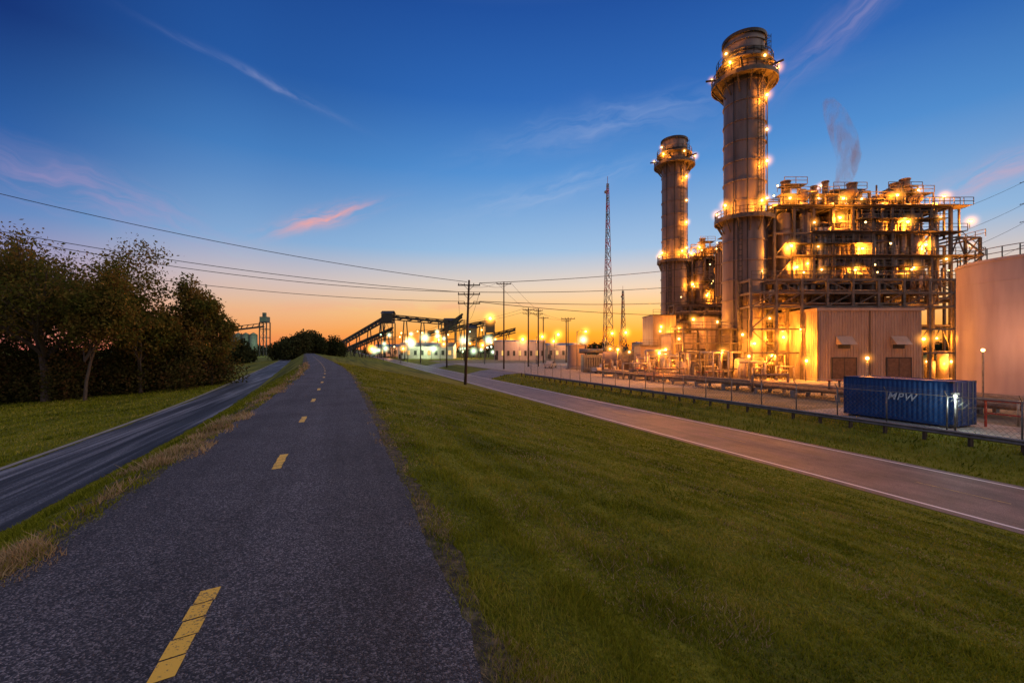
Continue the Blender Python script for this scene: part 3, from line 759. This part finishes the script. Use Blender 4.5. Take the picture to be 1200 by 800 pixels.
# ------------------------------------------------------------------ fence and guardrail
def fence():
    e=empty('chain_link_fence'); mb=MB(); h=2.1; t=33.6
    for s in np.arange(-6,84,3.2):
        x,y=st(s,t); mb.cyl((x,y,YARD-.1),(x,y,YARD+h+.05),.045,seg=6); mb.beam((x,y,YARD+h),(x-N[0]*.3,y-N[1]*.3,YARD+h+.35),.04)
    for z in(.08,h): 
        a=st(-6,t);b=st(84,t); mb.cyl((*a,YARD+z),(*b,YARD+z),.028,seg=5)
    for k in(.1,.2,.3):
        a=st(-6,t-k);b=st(84,t-k); mb.cyl((*a,YARD+h+k*1.1),(*b,YARD+h+k*1.1),.012,seg=4)
    mb.obj('posts',[M['steel']],e)
    mb=MB()
    L=90; pitch=.3
    for i in range(int(L/pitch)):
        s0=-6+i*pitch
        for sg in(1,-1):
            s1=s0+sg*(h-.05)
            if -6<=s1<=84:
                a=st(s0,t);b=st(s1,t); mb.cyl((*a,YARD+.05),(*b,YARD+h),.006,seg=3,caps=False)
    mb.obj('mesh_fabric',[M['steel']],e)
fence()
def guardrail():
    e=empty('guardrail'); t=30.6; mb=MB()
    prof_=[(0,.45),(-.07,.5),(-.07,.54),(0,.6),(-.07,.66),(-.07,.7),(0,.75)]
    ss=np.arange(-8,80,4.0)
    for a,b in zip(ss[:-1],ss[1:]):
        for (o0,z0),(o1,z1) in zip(prof_[:-1],prof_[1:]):
            p=st(a,t+o0);q=st(b,t+o0);r=st(b,t+o1);u=st(a,t+o1)
            mb.poly([(*p,-3.5+z0),(*q,-3.5+z0),(*r,-3.5+z1),(*u,-3.5+z1)],0)
    mb.obj('w_beam',[M['steel']],e); mb=MB()
    for s in np.arange(-8,80,2.0):
        x,y=st(s,t+.12); mb.beam((x,y,-3.7),(x,y,-2.78),.16)
        x2,y2=st(s,t+.03); mb.beam((x2,y2,-3.05),(x2,y2,-2.8),.1)
    mb.obj('posts',[M['wood']],e)
guardrail()

# ------------------------------------------------------------------ poles and wires
def utility_pole(x,y,ztop,arms,r=.17,name='utility_pole',ang=0.0,lean=0.0,aw=1.8):
    e=empty(name); zb=gz(x,y); mb=MB()
    tx=x+lean
    mb.cyl((x,y,zb-.2),(tx,y,ztop),r*1.25,r*.8,seg=10,mat=0); pts=[]
    ca,sa=math.cos(ang),math.sin(ang)
    for dz in arms:
        z=ztop-dz; mb.beam((tx-aw*ca,y-aw*sa-.15,z),(tx+aw*ca,y+aw*sa-.15,z),.17,0)
        mb.beam((tx-.8*ca,y-.2,z),(tx,y-.2,z-.8),.06,0); mb.beam((tx+.8*ca,y-.2,z),(tx,y-.2,z-.8),.06,0)
        for k in(-1,-.45,.45,1):
            px=(tx+aw*.95*k*ca,y+aw*.95*k*sa-.15); mb.cyl((*px,z+.08),(*px,z+.32),.07,.05,seg=8,mat=1)
            pts.append((px[0],px[1],z+.33))
    mb.obj('pole',[M['wood'],M['dark']],e); return pts,e
p1,_=utility_pole(-7.2,70,12.2,[.8,2.2,3.6],.19,lean=.6,aw=1.7)
p2,_=utility_pole(-2,112,18.2,[.6],.17)
p3,_=utility_pole(4.6,128,13.2,[.6,1.6],.2,aw=1.6)
p3b,_=utility_pole(7.4,128,13.0,[.6,1.6],.2,aw=1.2)
p4,_=utility_pole(11,160,13,[.5],.2)
p5,_=utility_pole(20,168,12.6,[.5],.2)
p6,_=utility_pole(14.8,120,10,[.4],.12)
p7,_=utility_pole(-20,190,14,[.5,1.5],.2)
far=[]
for s_ in(135,185,235,290):
    x_,y_=st(s_,29); far.append(utility_pole(x_,y_,9.5,[.5],.2,aw=1.5)[0])
pl,_=utility_pole(-86,44,27,[.8,6.5,9.5],.32,name='transmission_pole',ang=1.0,aw=2.6)
pr_,_=utility_pole(170,150,58,[.8,8,14,22],.5,name='transmission_pole',ang=1.4,aw=3)
def wire(mb,a,b,sag,r=.035,n=28):
    pv=None
    for i in range(n+1):
        u=i/n; p=(a[0]+(b[0]-a[0])*u,a[1]+(b[1]-a[1])*u,a[2]+(b[2]-a[2])*u-sag*4*u*(1-u))
        if pv: mb.cyl(pv,p,r,seg=5,caps=False)
        pv=p
mb=MB()
wire(mb,pl[1],(-6.9,69.8,11.9),2.2,.04); wire(mb,pl[5],p1[5],2.2,.04); wire(mb,pl[6],p1[7],3.2,.04); wire(mb,pl[9],p1[9],2.8,.035)
for k,(i,j) in enumerate(((3,1),(7,5),(11,9),(10,14))): wire(mb,p1[i],pr_[j],7+k*1.0,.05,40)
for a,b in((p1,p2),(p2,p4),(p3,p5)):
    wire(mb,a[0],b[0],.9,.03); wire(mb,a[3],b[3],.9,.03)
wire(mb,p1[4],p7[0],1.5,.03); wire(mb,p1[7],p7[3],1.5,.03)
for a,b in zip(far[:-1],far[1:]): wire(mb,a[0],b[0],1,.04,12); wire(mb,a[3],b[3],1,.04,12)
wire(mb,p3[0],far[0][0],1,.03,12); wire(mb,p3[3],far[0][3],1,.03,12)
mb.obj('power_lines',[M['wire']])

# ------------------------------------------------------------------ lattice towers
def lattice(cx,cy,z0,z1,w0,w1,name='radio_tower',n=18,bw=.16):
    e=empty(name); mb=MB()
    def w(z): return w0+(w1-w0)*((z-z0)/(z1-z0))**.75
    zs=[z0+(z1-z0)*(1-(1-i/n)**1.25) for i in range(n+1)]
    cor=[(0,1),(.87,-.5),(-.87,-.5)]
    for k in range(n):
        a,b=zs[k],zs[k+1]; m=k%2
        A=[(cx+c[0]*w(a),cy+c[1]*w(a),a) for c in cor]; B=[(cx+c[0]*w(b),cy+c[1]*w(b),b) for c in cor]
        for i in range(3):
            j=(i+1)%3
            mb.beam(A[i],B[i],bw*1.2,m); mb.beam(A[i],B[j],bw*.8,m); mb.beam(A[j],B[i],bw*.8,m); mb.beam(B[i],B[j],bw*.8,m)
    mb.cyl((cx,cy,z1),(cx,cy,z1+2.5),.08,seg=6)
    for z in(z1-3,): mb.cyl((cx-.8,cy-w(z)-.3,z),(cx-.8,cy-w(z)-.6,z),.5,seg=14,mat=1)
    mb.obj('lattice',[M['red'],M['steel']],e)
lattice(31.5,150,YARD,56,2.4,.4,bw=.13)
lattice(56,230,YARD,31,2.4,.5,n=14)

# ------------------------------------------------------------------ street lamps
def street_lamp(x,y,h,col='org',arm=1.8,p=300,b=.22):
    e=empty('street_lamp'); z=gz(x,y); mb=MB()
    mb.cyl((x,y,z),(x,y,z+h),.12,.08,seg=8); mb.pipe([(x,y,z+h-.1),(x+arm*.5,y,z+h+.25),(x+arm,y,z+h+.2)],.06,0,6)
    mb.box(x+arm-.3,x+arm+.4,y-.18,y+.18,z+h+.1,z+h+.28,0); mb.ball((x+arm,y,z+h+.02),b*.7,1,8,6)
    mb.obj('lamp',[M['steel'],M['eorg' if col=='org' else ('ewht' if col=='w' else 'egrn')]],e)
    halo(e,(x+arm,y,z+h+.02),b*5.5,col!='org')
    c={'org':ORG,'w':(.95,1,.7),'g':(.6,1,.6)}[col]
    if p: plight(e,(x+arm,y,z+h-.2),p,c)
for a in((-9,150,15,'org',1.8,5000,.65),(15,105,9,'org',2,5500,.35),(24,118,9,'org',2,5500,.4),(8,150,9,'org',2,7000,.5),(33,140,10,'org',2,0,.5),(-34,170,10,'w',1.5,4000,.6),(-46,200,9,'org',1.5,0,.7),(-24,215,9,'w',1.5,9000,.8),(-12,205,9,'w',1.5,0,.7),(3,190,9,'org',1.5,7000,.7),(15,180,8,'org',1.5,0,.6),(22,150,8,'w',1.5,4000,.5),(-60,260,10,'org',1.5,6000,.8),(-70,300,10,'w',1.5,0,.9),(-42,250,10,'org',1.5,0,.9),(46,150,9,'org',1,0,.5),(-92,135,5,'org',1,4500,.5),(-102,150,6,'org',1,0,.5),(31,94,8,'org',1.5,0,.32),(12,128,9,'org',1,0,.5),(-2,230,8,'org',1.5,0,.8),(-52,228,8,'w',1.5,6000,.8),(-17,240,7,'org',1.5,0,.7),(-30,190,7,'org',1.5,0,.5),(10,210,7,'org',1.5,0,.7),(27,130,5,'org',1,0,.4),(19,140,6,'org',1,4000,.4),(38,130,5,'org',1,0,.4),(-38,215,5,'w',1,0,.6),(-58,205,6,'w',1,0,.5),(-44,180,6,'org',1,0,.5),(-66,215,5,'w',1,0,.6),(-75,240,6,'org',1,0,.7),(-84,270,6,'org',1,0,.8),(-20,225,4,'w',1,0,.6)): street_lamp(*a)

# ------------------------------------------------------------------ distant industry
def conveyor():
    e=empty('conveyor_gallery'); mb=MB(); Y=250
    def gal(p,q,w=3.0,h=3.2,legs=3):
        p=Vector(p);q=Vector(q); d=(q-p); n=max(2,int(d.length/5))
        for yy in(-w/2,w/2):
            for hz in(0,h): mb.beam(p+Vector((0,yy,hz)),q+Vector((0,yy,hz)),.45,0)
            for i in range(n):
                a=p+d*(i/n)+Vector((0,yy,0)); b=p+d*((i+1)/n)+Vector((0,yy,h)); mb.beam(a,b,.3,0); mb.beam(a,a+Vector((0,0,h)),.3,0)
        mb.poly([p+Vector((0,-w/2,.8)),q+Vector((0,-w/2,.8)),q+Vector((0,-w/2,h*.8)),p+Vector((0,-w/2,h*.8))],2)
        mb.poly([p+Vector((0,-w/2,h)),q+Vector((0,-w/2,h)),q+Vector((0,w/2,h)),p+Vector((0,w/2,h))],2)
        for i in range(1,legs+1):
            c=p+d*(i/(legs+.5))
            for k in(-2.2,2.2): mb.beam((c.x+k,c.y,YARD),(c.x+k*.3,c.y,c.z),.5,0)
            mb.beam((c.x-1.5,c.y,(c.z+YARD)/2),(c.x+1.5,c.y,(c.z+YARD)/2),.35,0)
    gal((-118,Y+60,3),(-68,Y,18),2.4,2.6,legs=4)
    gal((-68,Y,18),(-34,Y-5,14.5),2.4,2.6,legs=3)
    gal((-105,Y+40,0),(-66,Y+2,11),2.4,2.6,legs=4)
    gal((-34,Y-5,12),(-26,Y-10,17),legs=1)
    gal((-48,Y+10,9),(-12,Y,15),2.4,2.6,legs=3)
    gal((-30,Y+30,4),(2,Y+10,11),2.4,2.6,legs=3)
    for x,w,h in((-68,6,21),(-34,6,17),(-12,5,16),(-22,5,13)):
        mb.box(x-w/2,x+w/2,Y-3,Y+3,h-5,h,2); frame(mb,[x-w/2,x+w/2],[Y-3,Y+3],[YARD,2,7,h-5],.5,.4,.9,0,int(abs(x)))
        mb.poly([(x-w/2-.4,Y-3.4,h),(x+w/2+.4,Y-3.4,h),(x+w/2+.4,Y,h+1.6),(x-w/2-.4,Y,h+1.6)],2); mb.poly([(x-w/2-.4,Y+3.4,h),(x-w/2-.4,Y,h+1.6),(x+w/2+.4,Y,h+1.6),(x+w/2+.4,Y+3.4,h)],2)
    mb.obj('truss',[M['dark'],M['green'],M['dark']],e)
    mb=MB(); rr=random.Random(9)
    for i in range(42): 
        x=rr.uniform(-72,-8); z=rr.uniform(0,12); k=rr.choice([0,1,0,2,1]); mb.ball((x,Y-6,z),.38,k)
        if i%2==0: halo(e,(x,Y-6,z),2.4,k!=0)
    mb.obj('gallery_lamps',[M['eorg'],M['ewht'],M['egrn']],e)
    for x,c in((-55,(.7,1,.6)),(-25,(1,.6,.2))): plight(e,(x,Y-10,4),9000,c,1)
conveyor()
def shed(name,x0,x1,y0,y1,h,mat,roof=1.5,win=6,lit=0):
    e=empty(name); mb=MB(); z0=YARD
    mb.box(x0,x1,y0,y1,z0,h,0); ym=(y0+y1)/2
    mb.poly([(x0-.4,y0-.4,h+.01),(x1+.4,y0-.4,h+.01),(x1+.4,ym,h+roof),(x0-.4,ym,h+roof)],1)
    mb.poly([(x0-.4,y1+.4,h+.01),(x0-.4,ym,h+roof),(x1+.4,ym,h+roof),(x1+.4,y1+.4,h+.01)],1)
    mb.poly([(x0,y0,h),(x0,ym,h+roof-.05),(x0,y1,h)],0); mb.poly([(x1,y0,h),(x1,y1,h),(x1,ym,h+roof-.05)],0)
    n=win; w=(x1-x0)/n
    for i in range(n):
        a=x0+w*(i+.3); mb.box(a,a+w*.4,y0-.12,y0-.01,z0+2,min(h-.8,z0+4.2),2 if i%3==1 else 3)
        mb.box(a-.1,a+w*.4+.1,y0-.18,y0-.121,z0+1.85,z0+1.98,1)
    mb.box(x0+w*.1,x0+w*.1+1.4,y0-.14,y0-.01,z0,z0+2.3,3)
    mb.obj('walls_and_roof',[M[mat],M['steel'],M['ewin'],M['dark']],e)
    plight(e,(x0+(x1-x0)*.5,y0-6,h-.5),3200,(1,.45,.18) if lit==0 else (.75,1,.55),.5)
shed('office_building',-8,15,205,220,5.2,'tank',.6,9)
shed('warehouse',18,34,230,245,3.6,'beige',1.2,5)
shed('warehouse',-58,-30,232,246,3.0,'white',2.0,8,1)
shed('warehouse',-92,-66,300,320,3.0,'beige',2.0,6,0)
shed('control_building',50,70,180,190,4,'beige',.5,7)
def elevator():
    e=empty('grain_elevator'); mb=MB(); Y=330
    for k in range(4): mb.cyl((-204+k*5.5,Y,-4),(-204+k*5.5,Y,12),2.7,seg=20,mat=0); mb.cyl((-204+k*5.5,Y,12),(-204+k*5.5,Y,13.6),2.8,.3,seg=20,mat=0)
    frame(mb,[-182,-177],[Y-2,Y+3],[-4,4,10,16,21],.6,.45,.9,1,3); mb.box(-182,-177,Y-2,Y+3,21,25,0); mb.box(-180.5,-178.5,Y-1,Y+1,25,28,0)
    mb.beam((-230,Y,12),(-180,Y,18),1.2,1); mb.beam((-230,Y,14.5),(-180,Y,20.5),.5,1)
    for i in range(12): mb.beam((-230+i*4.1,Y,12+i*.49),(-228+i*4.1,Y,14.7+i*.49),.35,1)
    for x in(-226,-214): mb.beam((x,Y,-4),(x,Y,13),.6,1)
    mb.obj('silos_and_leg',[M['green'],M['dark']],e)
    plight(e,(-176,Y-12,8),4000,(.7,1,.7),1)
elevator()

# ------------------------------------------------------------------ parked vehicles
def pickup(x,y,rot):
    e=empty('pickup_truck',(x,y,YARD+.02)); e.rotation_euler=(0,0,rot); mb=MB()
    W=.95
    def ext(prf,w,m):
        for sgn in(-1,1):
            pts=[(a,sgn*w,b) for a,b in prf]; mb.poly(pts if sgn<0 else pts[::-1],m)
        for i in range(len(prf)):
            a=prf[i];b=prf[(i+1)%len(prf)]; mb.poly([(a[0],w,a[1]),(b[0],w,b[1]),(b[0],-w,b[1]),(a[0],-w,a[1])],m)
    ext([(-2.8,.45),(2.7,.45),(2.75,.95),(2.6,1.12),(1.5,1.2),(-2.8,1.2)],W,0)
    ext([(1.5,1.2),(.85,1.8),(-.9,1.85),(-1.1,1.2)],.82,0); 
    ext([(1.35,1.24),(.83,1.72),(-.82,1.76),(-.98,1.24)],.83,1)
    for wx in(-1.8,1.8):
        for s in(-1,1): mb.cyl((wx,s*.75,.4),(wx,s*.98,.4),.4,seg=18,mat=1); mb.cyl((wx,s*.98,.4),(wx,s*1.0,.4),.2,seg=12,mat=2)
    mb.obj('body',[M['white'],M['dark'],M['steel']],e)
pickup(19,92,.4); pickup(10,118,1.2)

# ------------------------------------------------------------------ trees
def tree(x,y,h,cw,nleaf,seed,name='tree',lean=0,leaf=.13,mat='leaf',low=.25,sp=.38):
    rr=random.Random(seed); g=np.random.default_rng(seed); zb=gz(x,y)
    e=empty(name); mb=MB(); tips=[]
    def br(p,d,l,r,dep):
        n=3; q=p
        for i in range(n):
            d=(d+Vector((rr.uniform(-.18,.18),rr.uniform(-.18,.18),rr.uniform(-.04,.12)))).normalized()
            q2=q+d*(l/n); r2=r*(1-.18)
            mb.cyl(q,q2,r,r2,seg=7 if dep<2 else 5,caps=False); 
            if dep>=2: tips.append((q2,dep))
            if dep<4 and (dep>0 or i>0):
                for _ in range(rr.choice([1,1,2]) if dep<3 else 1):
                    a=rr.uniform(0,6.28); sp_=rr.uniform(.5,1.0)
                    nd=(d+Vector((math.cos(a)*sp_,math.sin(a)*sp_,rr.uniform(-.1,.35)))).normalized()
                    br(q2,nd,l*rr.uniform(.5,.72),r2*.6,dep+1)
            q=q2;r=r2
        tips.append((q,dep))
        if dep<4: br(q,d,l*.6,r*.9,dep+1)
    br(Vector((x,y,zb-.2)),Vector((lean,0,1)).normalized(),h*.4,h*.017,0)
    for _ in range(3):
        a=rr.uniform(0,6.28); br(Vector((x,y,zb+h*low)),Vector((math.cos(a)*.7,math.sin(a)*.7,.8)).normalized(),h*.26,h*.009,1)
    T=np.array([list(t[0]) for t in tips])
    top=T[:,2].max()
    k=h/(top-zb+.6); kx=cw/2/np.percentile(np.abs(T[:,0]-x),96)
    V=np.array(mb.v); V[:,2]=zb+(V[:,2]-zb)*k; V[:,0]=x+(V[:,0]-x)*kx; V[:,1]=y+(V[:,1]-y)*kx; mb.v=[tuple(v) for v in V]
    T[:,2]=zb+(T[:,2]-zb)*k; T[:,0]=x+(T[:,0]-x)*kx; T[:,1]=y+(T[:,1]-y)*kx
    mb.obj('trunk_and_limbs',[M['bark']],e)
    T=T[T[:,2]>zb+h*low]
    wt=g.random(len(T))**1.5+.04; wt/=wt.sum()
    idx=g.choice(len(T),nleaf,p=wt)
    P=T[idx]+g.normal(0,1,(nleaf,3))*np.array([sp,sp,sp*.75])*h/14
    sz=g.uniform(.6,1.4,nleaf)[:,None]*leaf
    u=g.normal(0,1,(nleaf,3)); u/=np.linalg.norm(u,axis=1)[:,None]; w=np.cross(u,g.normal(0,1,(nleaf,3))); w/=np.linalg.norm(w,axis=1)[:,None]
    Vq=np.stack([P-u*sz,P-w*sz*.55,P+u*sz,P+w*sz*.55],1).reshape(-1,3)
    np_mesh('leaves',Vq,4,[M[mat]],parent=e)
tree(-44,43,16.8,11,24000,21,lean=.05,leaf=.14,sp=.5)
tree(-38.5,41,13.8,7,14000,5,leaf=.13,sp=.45)
tree(-53,44,17.2,10,20000,8,leaf=.14,sp=.5)
tree(-48,46,15.5,9,16000,18,leaf=.14,sp=.5)
tree(-37.5,46,12.8,5.5,14000,9,leaf=.15,low=.12)
tree(-35.0,49,12.6,6.4,17000,33,leaf=.15,low=.12)
tree(-33.0,50,10.2,4.2,9000,15,leaf=.14,low=.1)
tree(-60,52,15,9,10000,14,leaf=.15)
def mass(name,blobs,n,leaf,mat,seed):
    g=np.random.default_rng(seed); B=np.array(blobs); vol=(B[:,3]*B[:,4]*B[:,5]); idx=g.choice(len(B),n,p=vol/vol.sum())
    v=g.normal(0,1,(n,3)); v/=np.linalg.norm(v,axis=1)[:,None]; rad=g.random(n)[:,None]**.45*(1+.25*g.normal(0,1,(n,1))*.6)
    P=B[idx,:3]+v*rad*B[idx,3:6]
    sz=g.uniform(.6,1.4,n)[:,None]*leaf
    u=g.normal(0,1,(n,3)); u/=np.linalg.norm(u,axis=1)[:,None]; w=np.cross(u,g.normal(0,1,(n,3))); w/=np.linalg.norm(w,axis=1)[:,None]
    np_mesh(name,np.stack([P-u*sz,P-w*sz*.6,P+u*sz,P+w*sz*.6],1).reshape(-1,3),4,[M[mat]])
rr=random.Random(2); bl=[]
for i in range(95):
    u=rr.random(); x=-62+u*30+rr.uniform(-1,1); y=37+u*9+rr.uniform(0,9); z=gz(x,y); r=rr.uniform(1,2.3); hh=rr.uniform(1.6,4.4)*(1.15-.4*u)
    bl.append((x,y,z+hh*.75,r,r,hh))
mass('shrub_thicket',bl,100000,.13,'leafb',3)
def line(name,segs,n,leaf,seed,step=5):
    rr=random.Random(seed); bl=[]
    for (xa,ya,xb,yb,h0,h1,dens) in segs:
        L=math.hypot(xb-xa,yb-ya); m=int(L/step*dens)
        for i in range(m):
            u=rr.random(); x=xa+(xb-xa)*u+rr.uniform(-4,4); y=ya+(yb-ya)*u+rr.uniform(-8,8); h=(h0+(h1-h0)*u)*rr.uniform(.55,1.1); r=h*rr.uniform(.3,.5)
            bl.append((x,y,gz(x,y)+h*.5,r,r,h*.52))
    mass(name,bl,n,leaf,'leafd',seed)
line('distant_trees',[(-100,118,-75,190,7,8,2.2),(-78,160,-95,230,8,8,2)],60000,.4,5,4)
line('distant_trees',[(-420,520,-190,560,14,12,1.4),(-300,350,-170,420,12,10,1.2),(-170,480,60,520,9,10,1.5),(60,420,330,380,11,12,1.5),(330,380,620,200,12,14,1.3),(-120,90,-420,250,15,15,1.6)],90000,1.0,6,6)

# ------------------------------------------------------------------ vapour plume
def plume():
    pts=[(73.6,103,33,.8),(74.2,103,37,1.4),(75.6,103,41,2.0),(76.2,103,45,2.4),(75.0,103,50,2.6),(73.0,103,55,2.2),(71.5,103,58,1.2)]
    me=MB(); seg=20
    for i,(x,y,z,r) in enumerate(pts):
        for j in range(seg): an=2*math.pi*j/seg; me.v.append((x+r*math.cos(an),y+r*math.sin(an),z))
    for i in range(len(pts)-1):
        for j in range(seg):
            k=(j+1)%seg; me.f.append((i*seg+j,i*seg+k,(i+1)*seg+k,(i+1)*seg+j)); me.m.append(0); me.sm.append(True)
    me.f.append(tuple(reversed(range(seg)))); me.m.append(0); me.sm.append(False)
    me.f.append(tuple((len(pts)-1)*seg+j for j in range(seg))); me.m.append(0); me.sm.append(False)
    m=bpy.data.materials.new('vapour'); m.use_nodes=True; nt=NT(m.node_tree); m.node_tree.nodes.remove(m.node_tree.nodes['Principled BSDF'])
    m.cycles.volume_step_rate=2
    tc=nt.n('ShaderNodeTexCoord').outputs['Object']
    f=nt.noise(vscale(nt,tc,1.2,1.2,.45),.36,4,.6,.8); d=nt.ramp(f,[(.42,0.0),(.72,1.0)])
    sc=nt.n('ShaderNodeVolumePrincipled'); sc.inputs['Color'].default_value=(.68,.58,.66,1)
    nt.l(nt.math('MULTIPLY',d,.4),sc.inputs['Density']); nt.l(sc.outputs[0],m.node_tree.nodes['Material Output'].inputs['Volume'])
    me.obj('vapour_plume',[m])
plume()

# ------------------------------------------------------------------ world
w=bpy.data.worlds.new('World'); scene.world=w; w.use_nodes=True; nt=NT(w.node_tree)
bg=w.node_tree.nodes['Background']
dirv=nt.n('ShaderNodeTexCoord').outputs['Generated']
nrm=nt.n('ShaderNodeVectorMath'); nrm.operation='NORMALIZE'; nt.l(dirv,nrm.inputs[0]); dv=nrm.outputs[0]
sep=nt.n('ShaderNodeSeparateXYZ'); nt.l(dv,sep.inputs[0]); z=sep.outputs[2]
def dot(vec):
    o=nt.n('ShaderNodeVectorMath'); o.operation='DOT_PRODUCT'; nt.l(dv,o.inputs[0]); o.inputs[1].default_value=vec; return o.outputs['Value']
SA=R(16.7)
hx=dot((math.sin(SA),math.cos(SA),0)); hl=nt.math('SQRT',nt.math('MAXIMUM',nt.math('SUBTRACT',1,nt.math('MULTIPLY',z,z)),.0001))
az=nt.math('DIVIDE',hx,hl)
zc=nt.math('MAXIMUM',z,0)
near=nt.ramp(zc,[(0,srgb(255,130,28)),(.035,srgb(255,168,52)),(.08,srgb(253,198,115)),(.135,srgb(228,208,188)),(.21,srgb(150,188,224)),(.36,srgb(78,143,210)),(.48,srgb(40,104,184)),(.60,srgb(23,78,158)),(.72,srgb(70,95,150)),(1,srgb(120,120,150))])
far_=nt.ramp(zc,[(0,srgb(210,115,105)),(.04,srgb(222,146,138)),(.10,srgb(182,154,180)),(.20,srgb(92,132,190)),(.31,srgb(36,90,162)),(.45,srgb(6,44,114)),(.60,srgb(16,50,114)),(.75,srgb(70,90,140)),(1,srgb(120,120,150))])
k=nt.ramp(az,[(.38,0.0),(.7,.62),(1.0,1.0)],'EASE')
col=nt.mix(k,far_,near)
back=nt.ramp(zc,[(0,srgb(110,98,115)),(.15,srgb(158,132,145)),(.4,srgb(128,132,160)),(1,srgb(120,120,150))])
kb=nt.math('MULTIPLY',nt.math('SUBTRACT',.25,az),2.2,clamp=True)
col=nt.mix(kb,col,back)
wnoise=nt.math('SUBTRACT',nt.noise(dv,9,3),.5)
def streak(azd,eld,tilt,la,lb,color,stg,ns=1.0,thr=(.35,.75)):
    global col
    a,e_=R(azd),R(eld); c=Vector((math.sin(a)*math.cos(e_),math.cos(a)*math.cos(e_),math.sin(e_)))
    right=Vector((math.cos(a),-math.sin(a),0)); up=right.cross(c).normalized()*1
    if up.z<0: up=-up
    A=right*math.cos(R(tilt))+up*math.sin(R(tilt)); B=-right*math.sin(R(tilt))+up*math.cos(R(tilt))
    p=dot(tuple(A)); q=dot(tuple(B)); fwd=dot(tuple(c))
    q=nt.math('ADD',q,nt.math('MULTIPLY',wnoise,lb*2.2))
    g=nt.math('ADD',nt.math('POWER',nt.math('DIVIDE',nt.math('ABSOLUTE',p),la),2),nt.math('POWER',nt.math('DIVIDE',nt.math('ABSOLUTE',q),lb),2))
    m=nt.math('EXPONENT',nt.math('MULTIPLY',g,-1))
    cv=nt.n('ShaderNodeCombineXYZ'); nt.l(nt.math('MULTIPLY',p,7*ns),cv.inputs[0]); nt.l(nt.math('MULTIPLY',q,38*ns),cv.inputs[1]); cv.inputs[2].default_value=azd
    nn=nt.ramp(nt.noise(cv.outputs[0],1.3,4,.62,.6),[(thr[0],0.0),(thr[1],1.0)])
    m=nt.math('MULTIPLY',nt.math('MULTIPLY',m,nn),stg)
    m=nt.math('MULTIPLY',m,nt.math('GREATER_THAN',fwd,0.3),clamp=True)
    col=nt.mix(m,col,color)
pink=srgb(235,165,165); lil=srgb(160,150,195); lav=srgb(145,155,200)
streak(-22.6,14.9,20,.085,.014,srgb(245,165,155),1.4)
streak(-28.4,27.4,-15,.11,.006,lav,.7)
streak(-42,13.6,-14,.16,.035,srgb(180,150,190),.55)
streak(38,31,30,.16,.022,lil,.6)
streak(12,26,8,.24,.03,srgb(135,160,210),.6)
streak(4,19,14,.2,.02,srgb(165,185,220),.5)
streak(47,15,18,.12,.02,pink,.6)
streak(-10,5.2,1,.35,.010,srgb(240,150,130),.5)
sky=nt.n('ShaderNodeTexSky'); sky.sky_type='NISHITA'; sky.sun_disc=False; sky.sun_elevation=R(1.0); sky.sun_rotation=SA
add=nt.mix(1.0,col,nt.mix(1.0,sky.outputs[0],(.012,.012,.012,1),'MULTIPLY'),'ADD')
below=nt.math('LESS_THAN',z,-.002)
add=nt.mix(below,add,srgb(50,45,40))
nt.l(add,bg.inputs['Color']); bg.inputs['Strength'].default_value=1.0
w.cycles.sampling_method='MANUAL'; w.cycles.sample_map_resolution=256
# soft afterglow
sl=bpy.data.lights.new('sun','SUN'); sl.energy=.85; sl.angle=R(70); sl.color=(1,.82,.58)
so=bpy.data.objects.new('sun',sl); link(so)
v=Vector((-.75,.12,-.62)); so.rotation_euler=v.to_track_quat('-Z','Y').to_euler()

# ------------------------------------------------------------------ camera
cam=bpy.data.cameras.new('camera'); co=bpy.data.objects.new('camera',cam); link(co)
co.location=(0,0,1.6); co.rotation_euler=(R(90),0,0); cam.lens=16; cam.sensor_width=36; cam.shift_y=.0075; cam.clip_end=10000; cam.clip_start=.05
scene.camera=co
scene.view_settings.view_transform='Standard'; scene.view_settings.look='None'; scene.view_settings.exposure=0
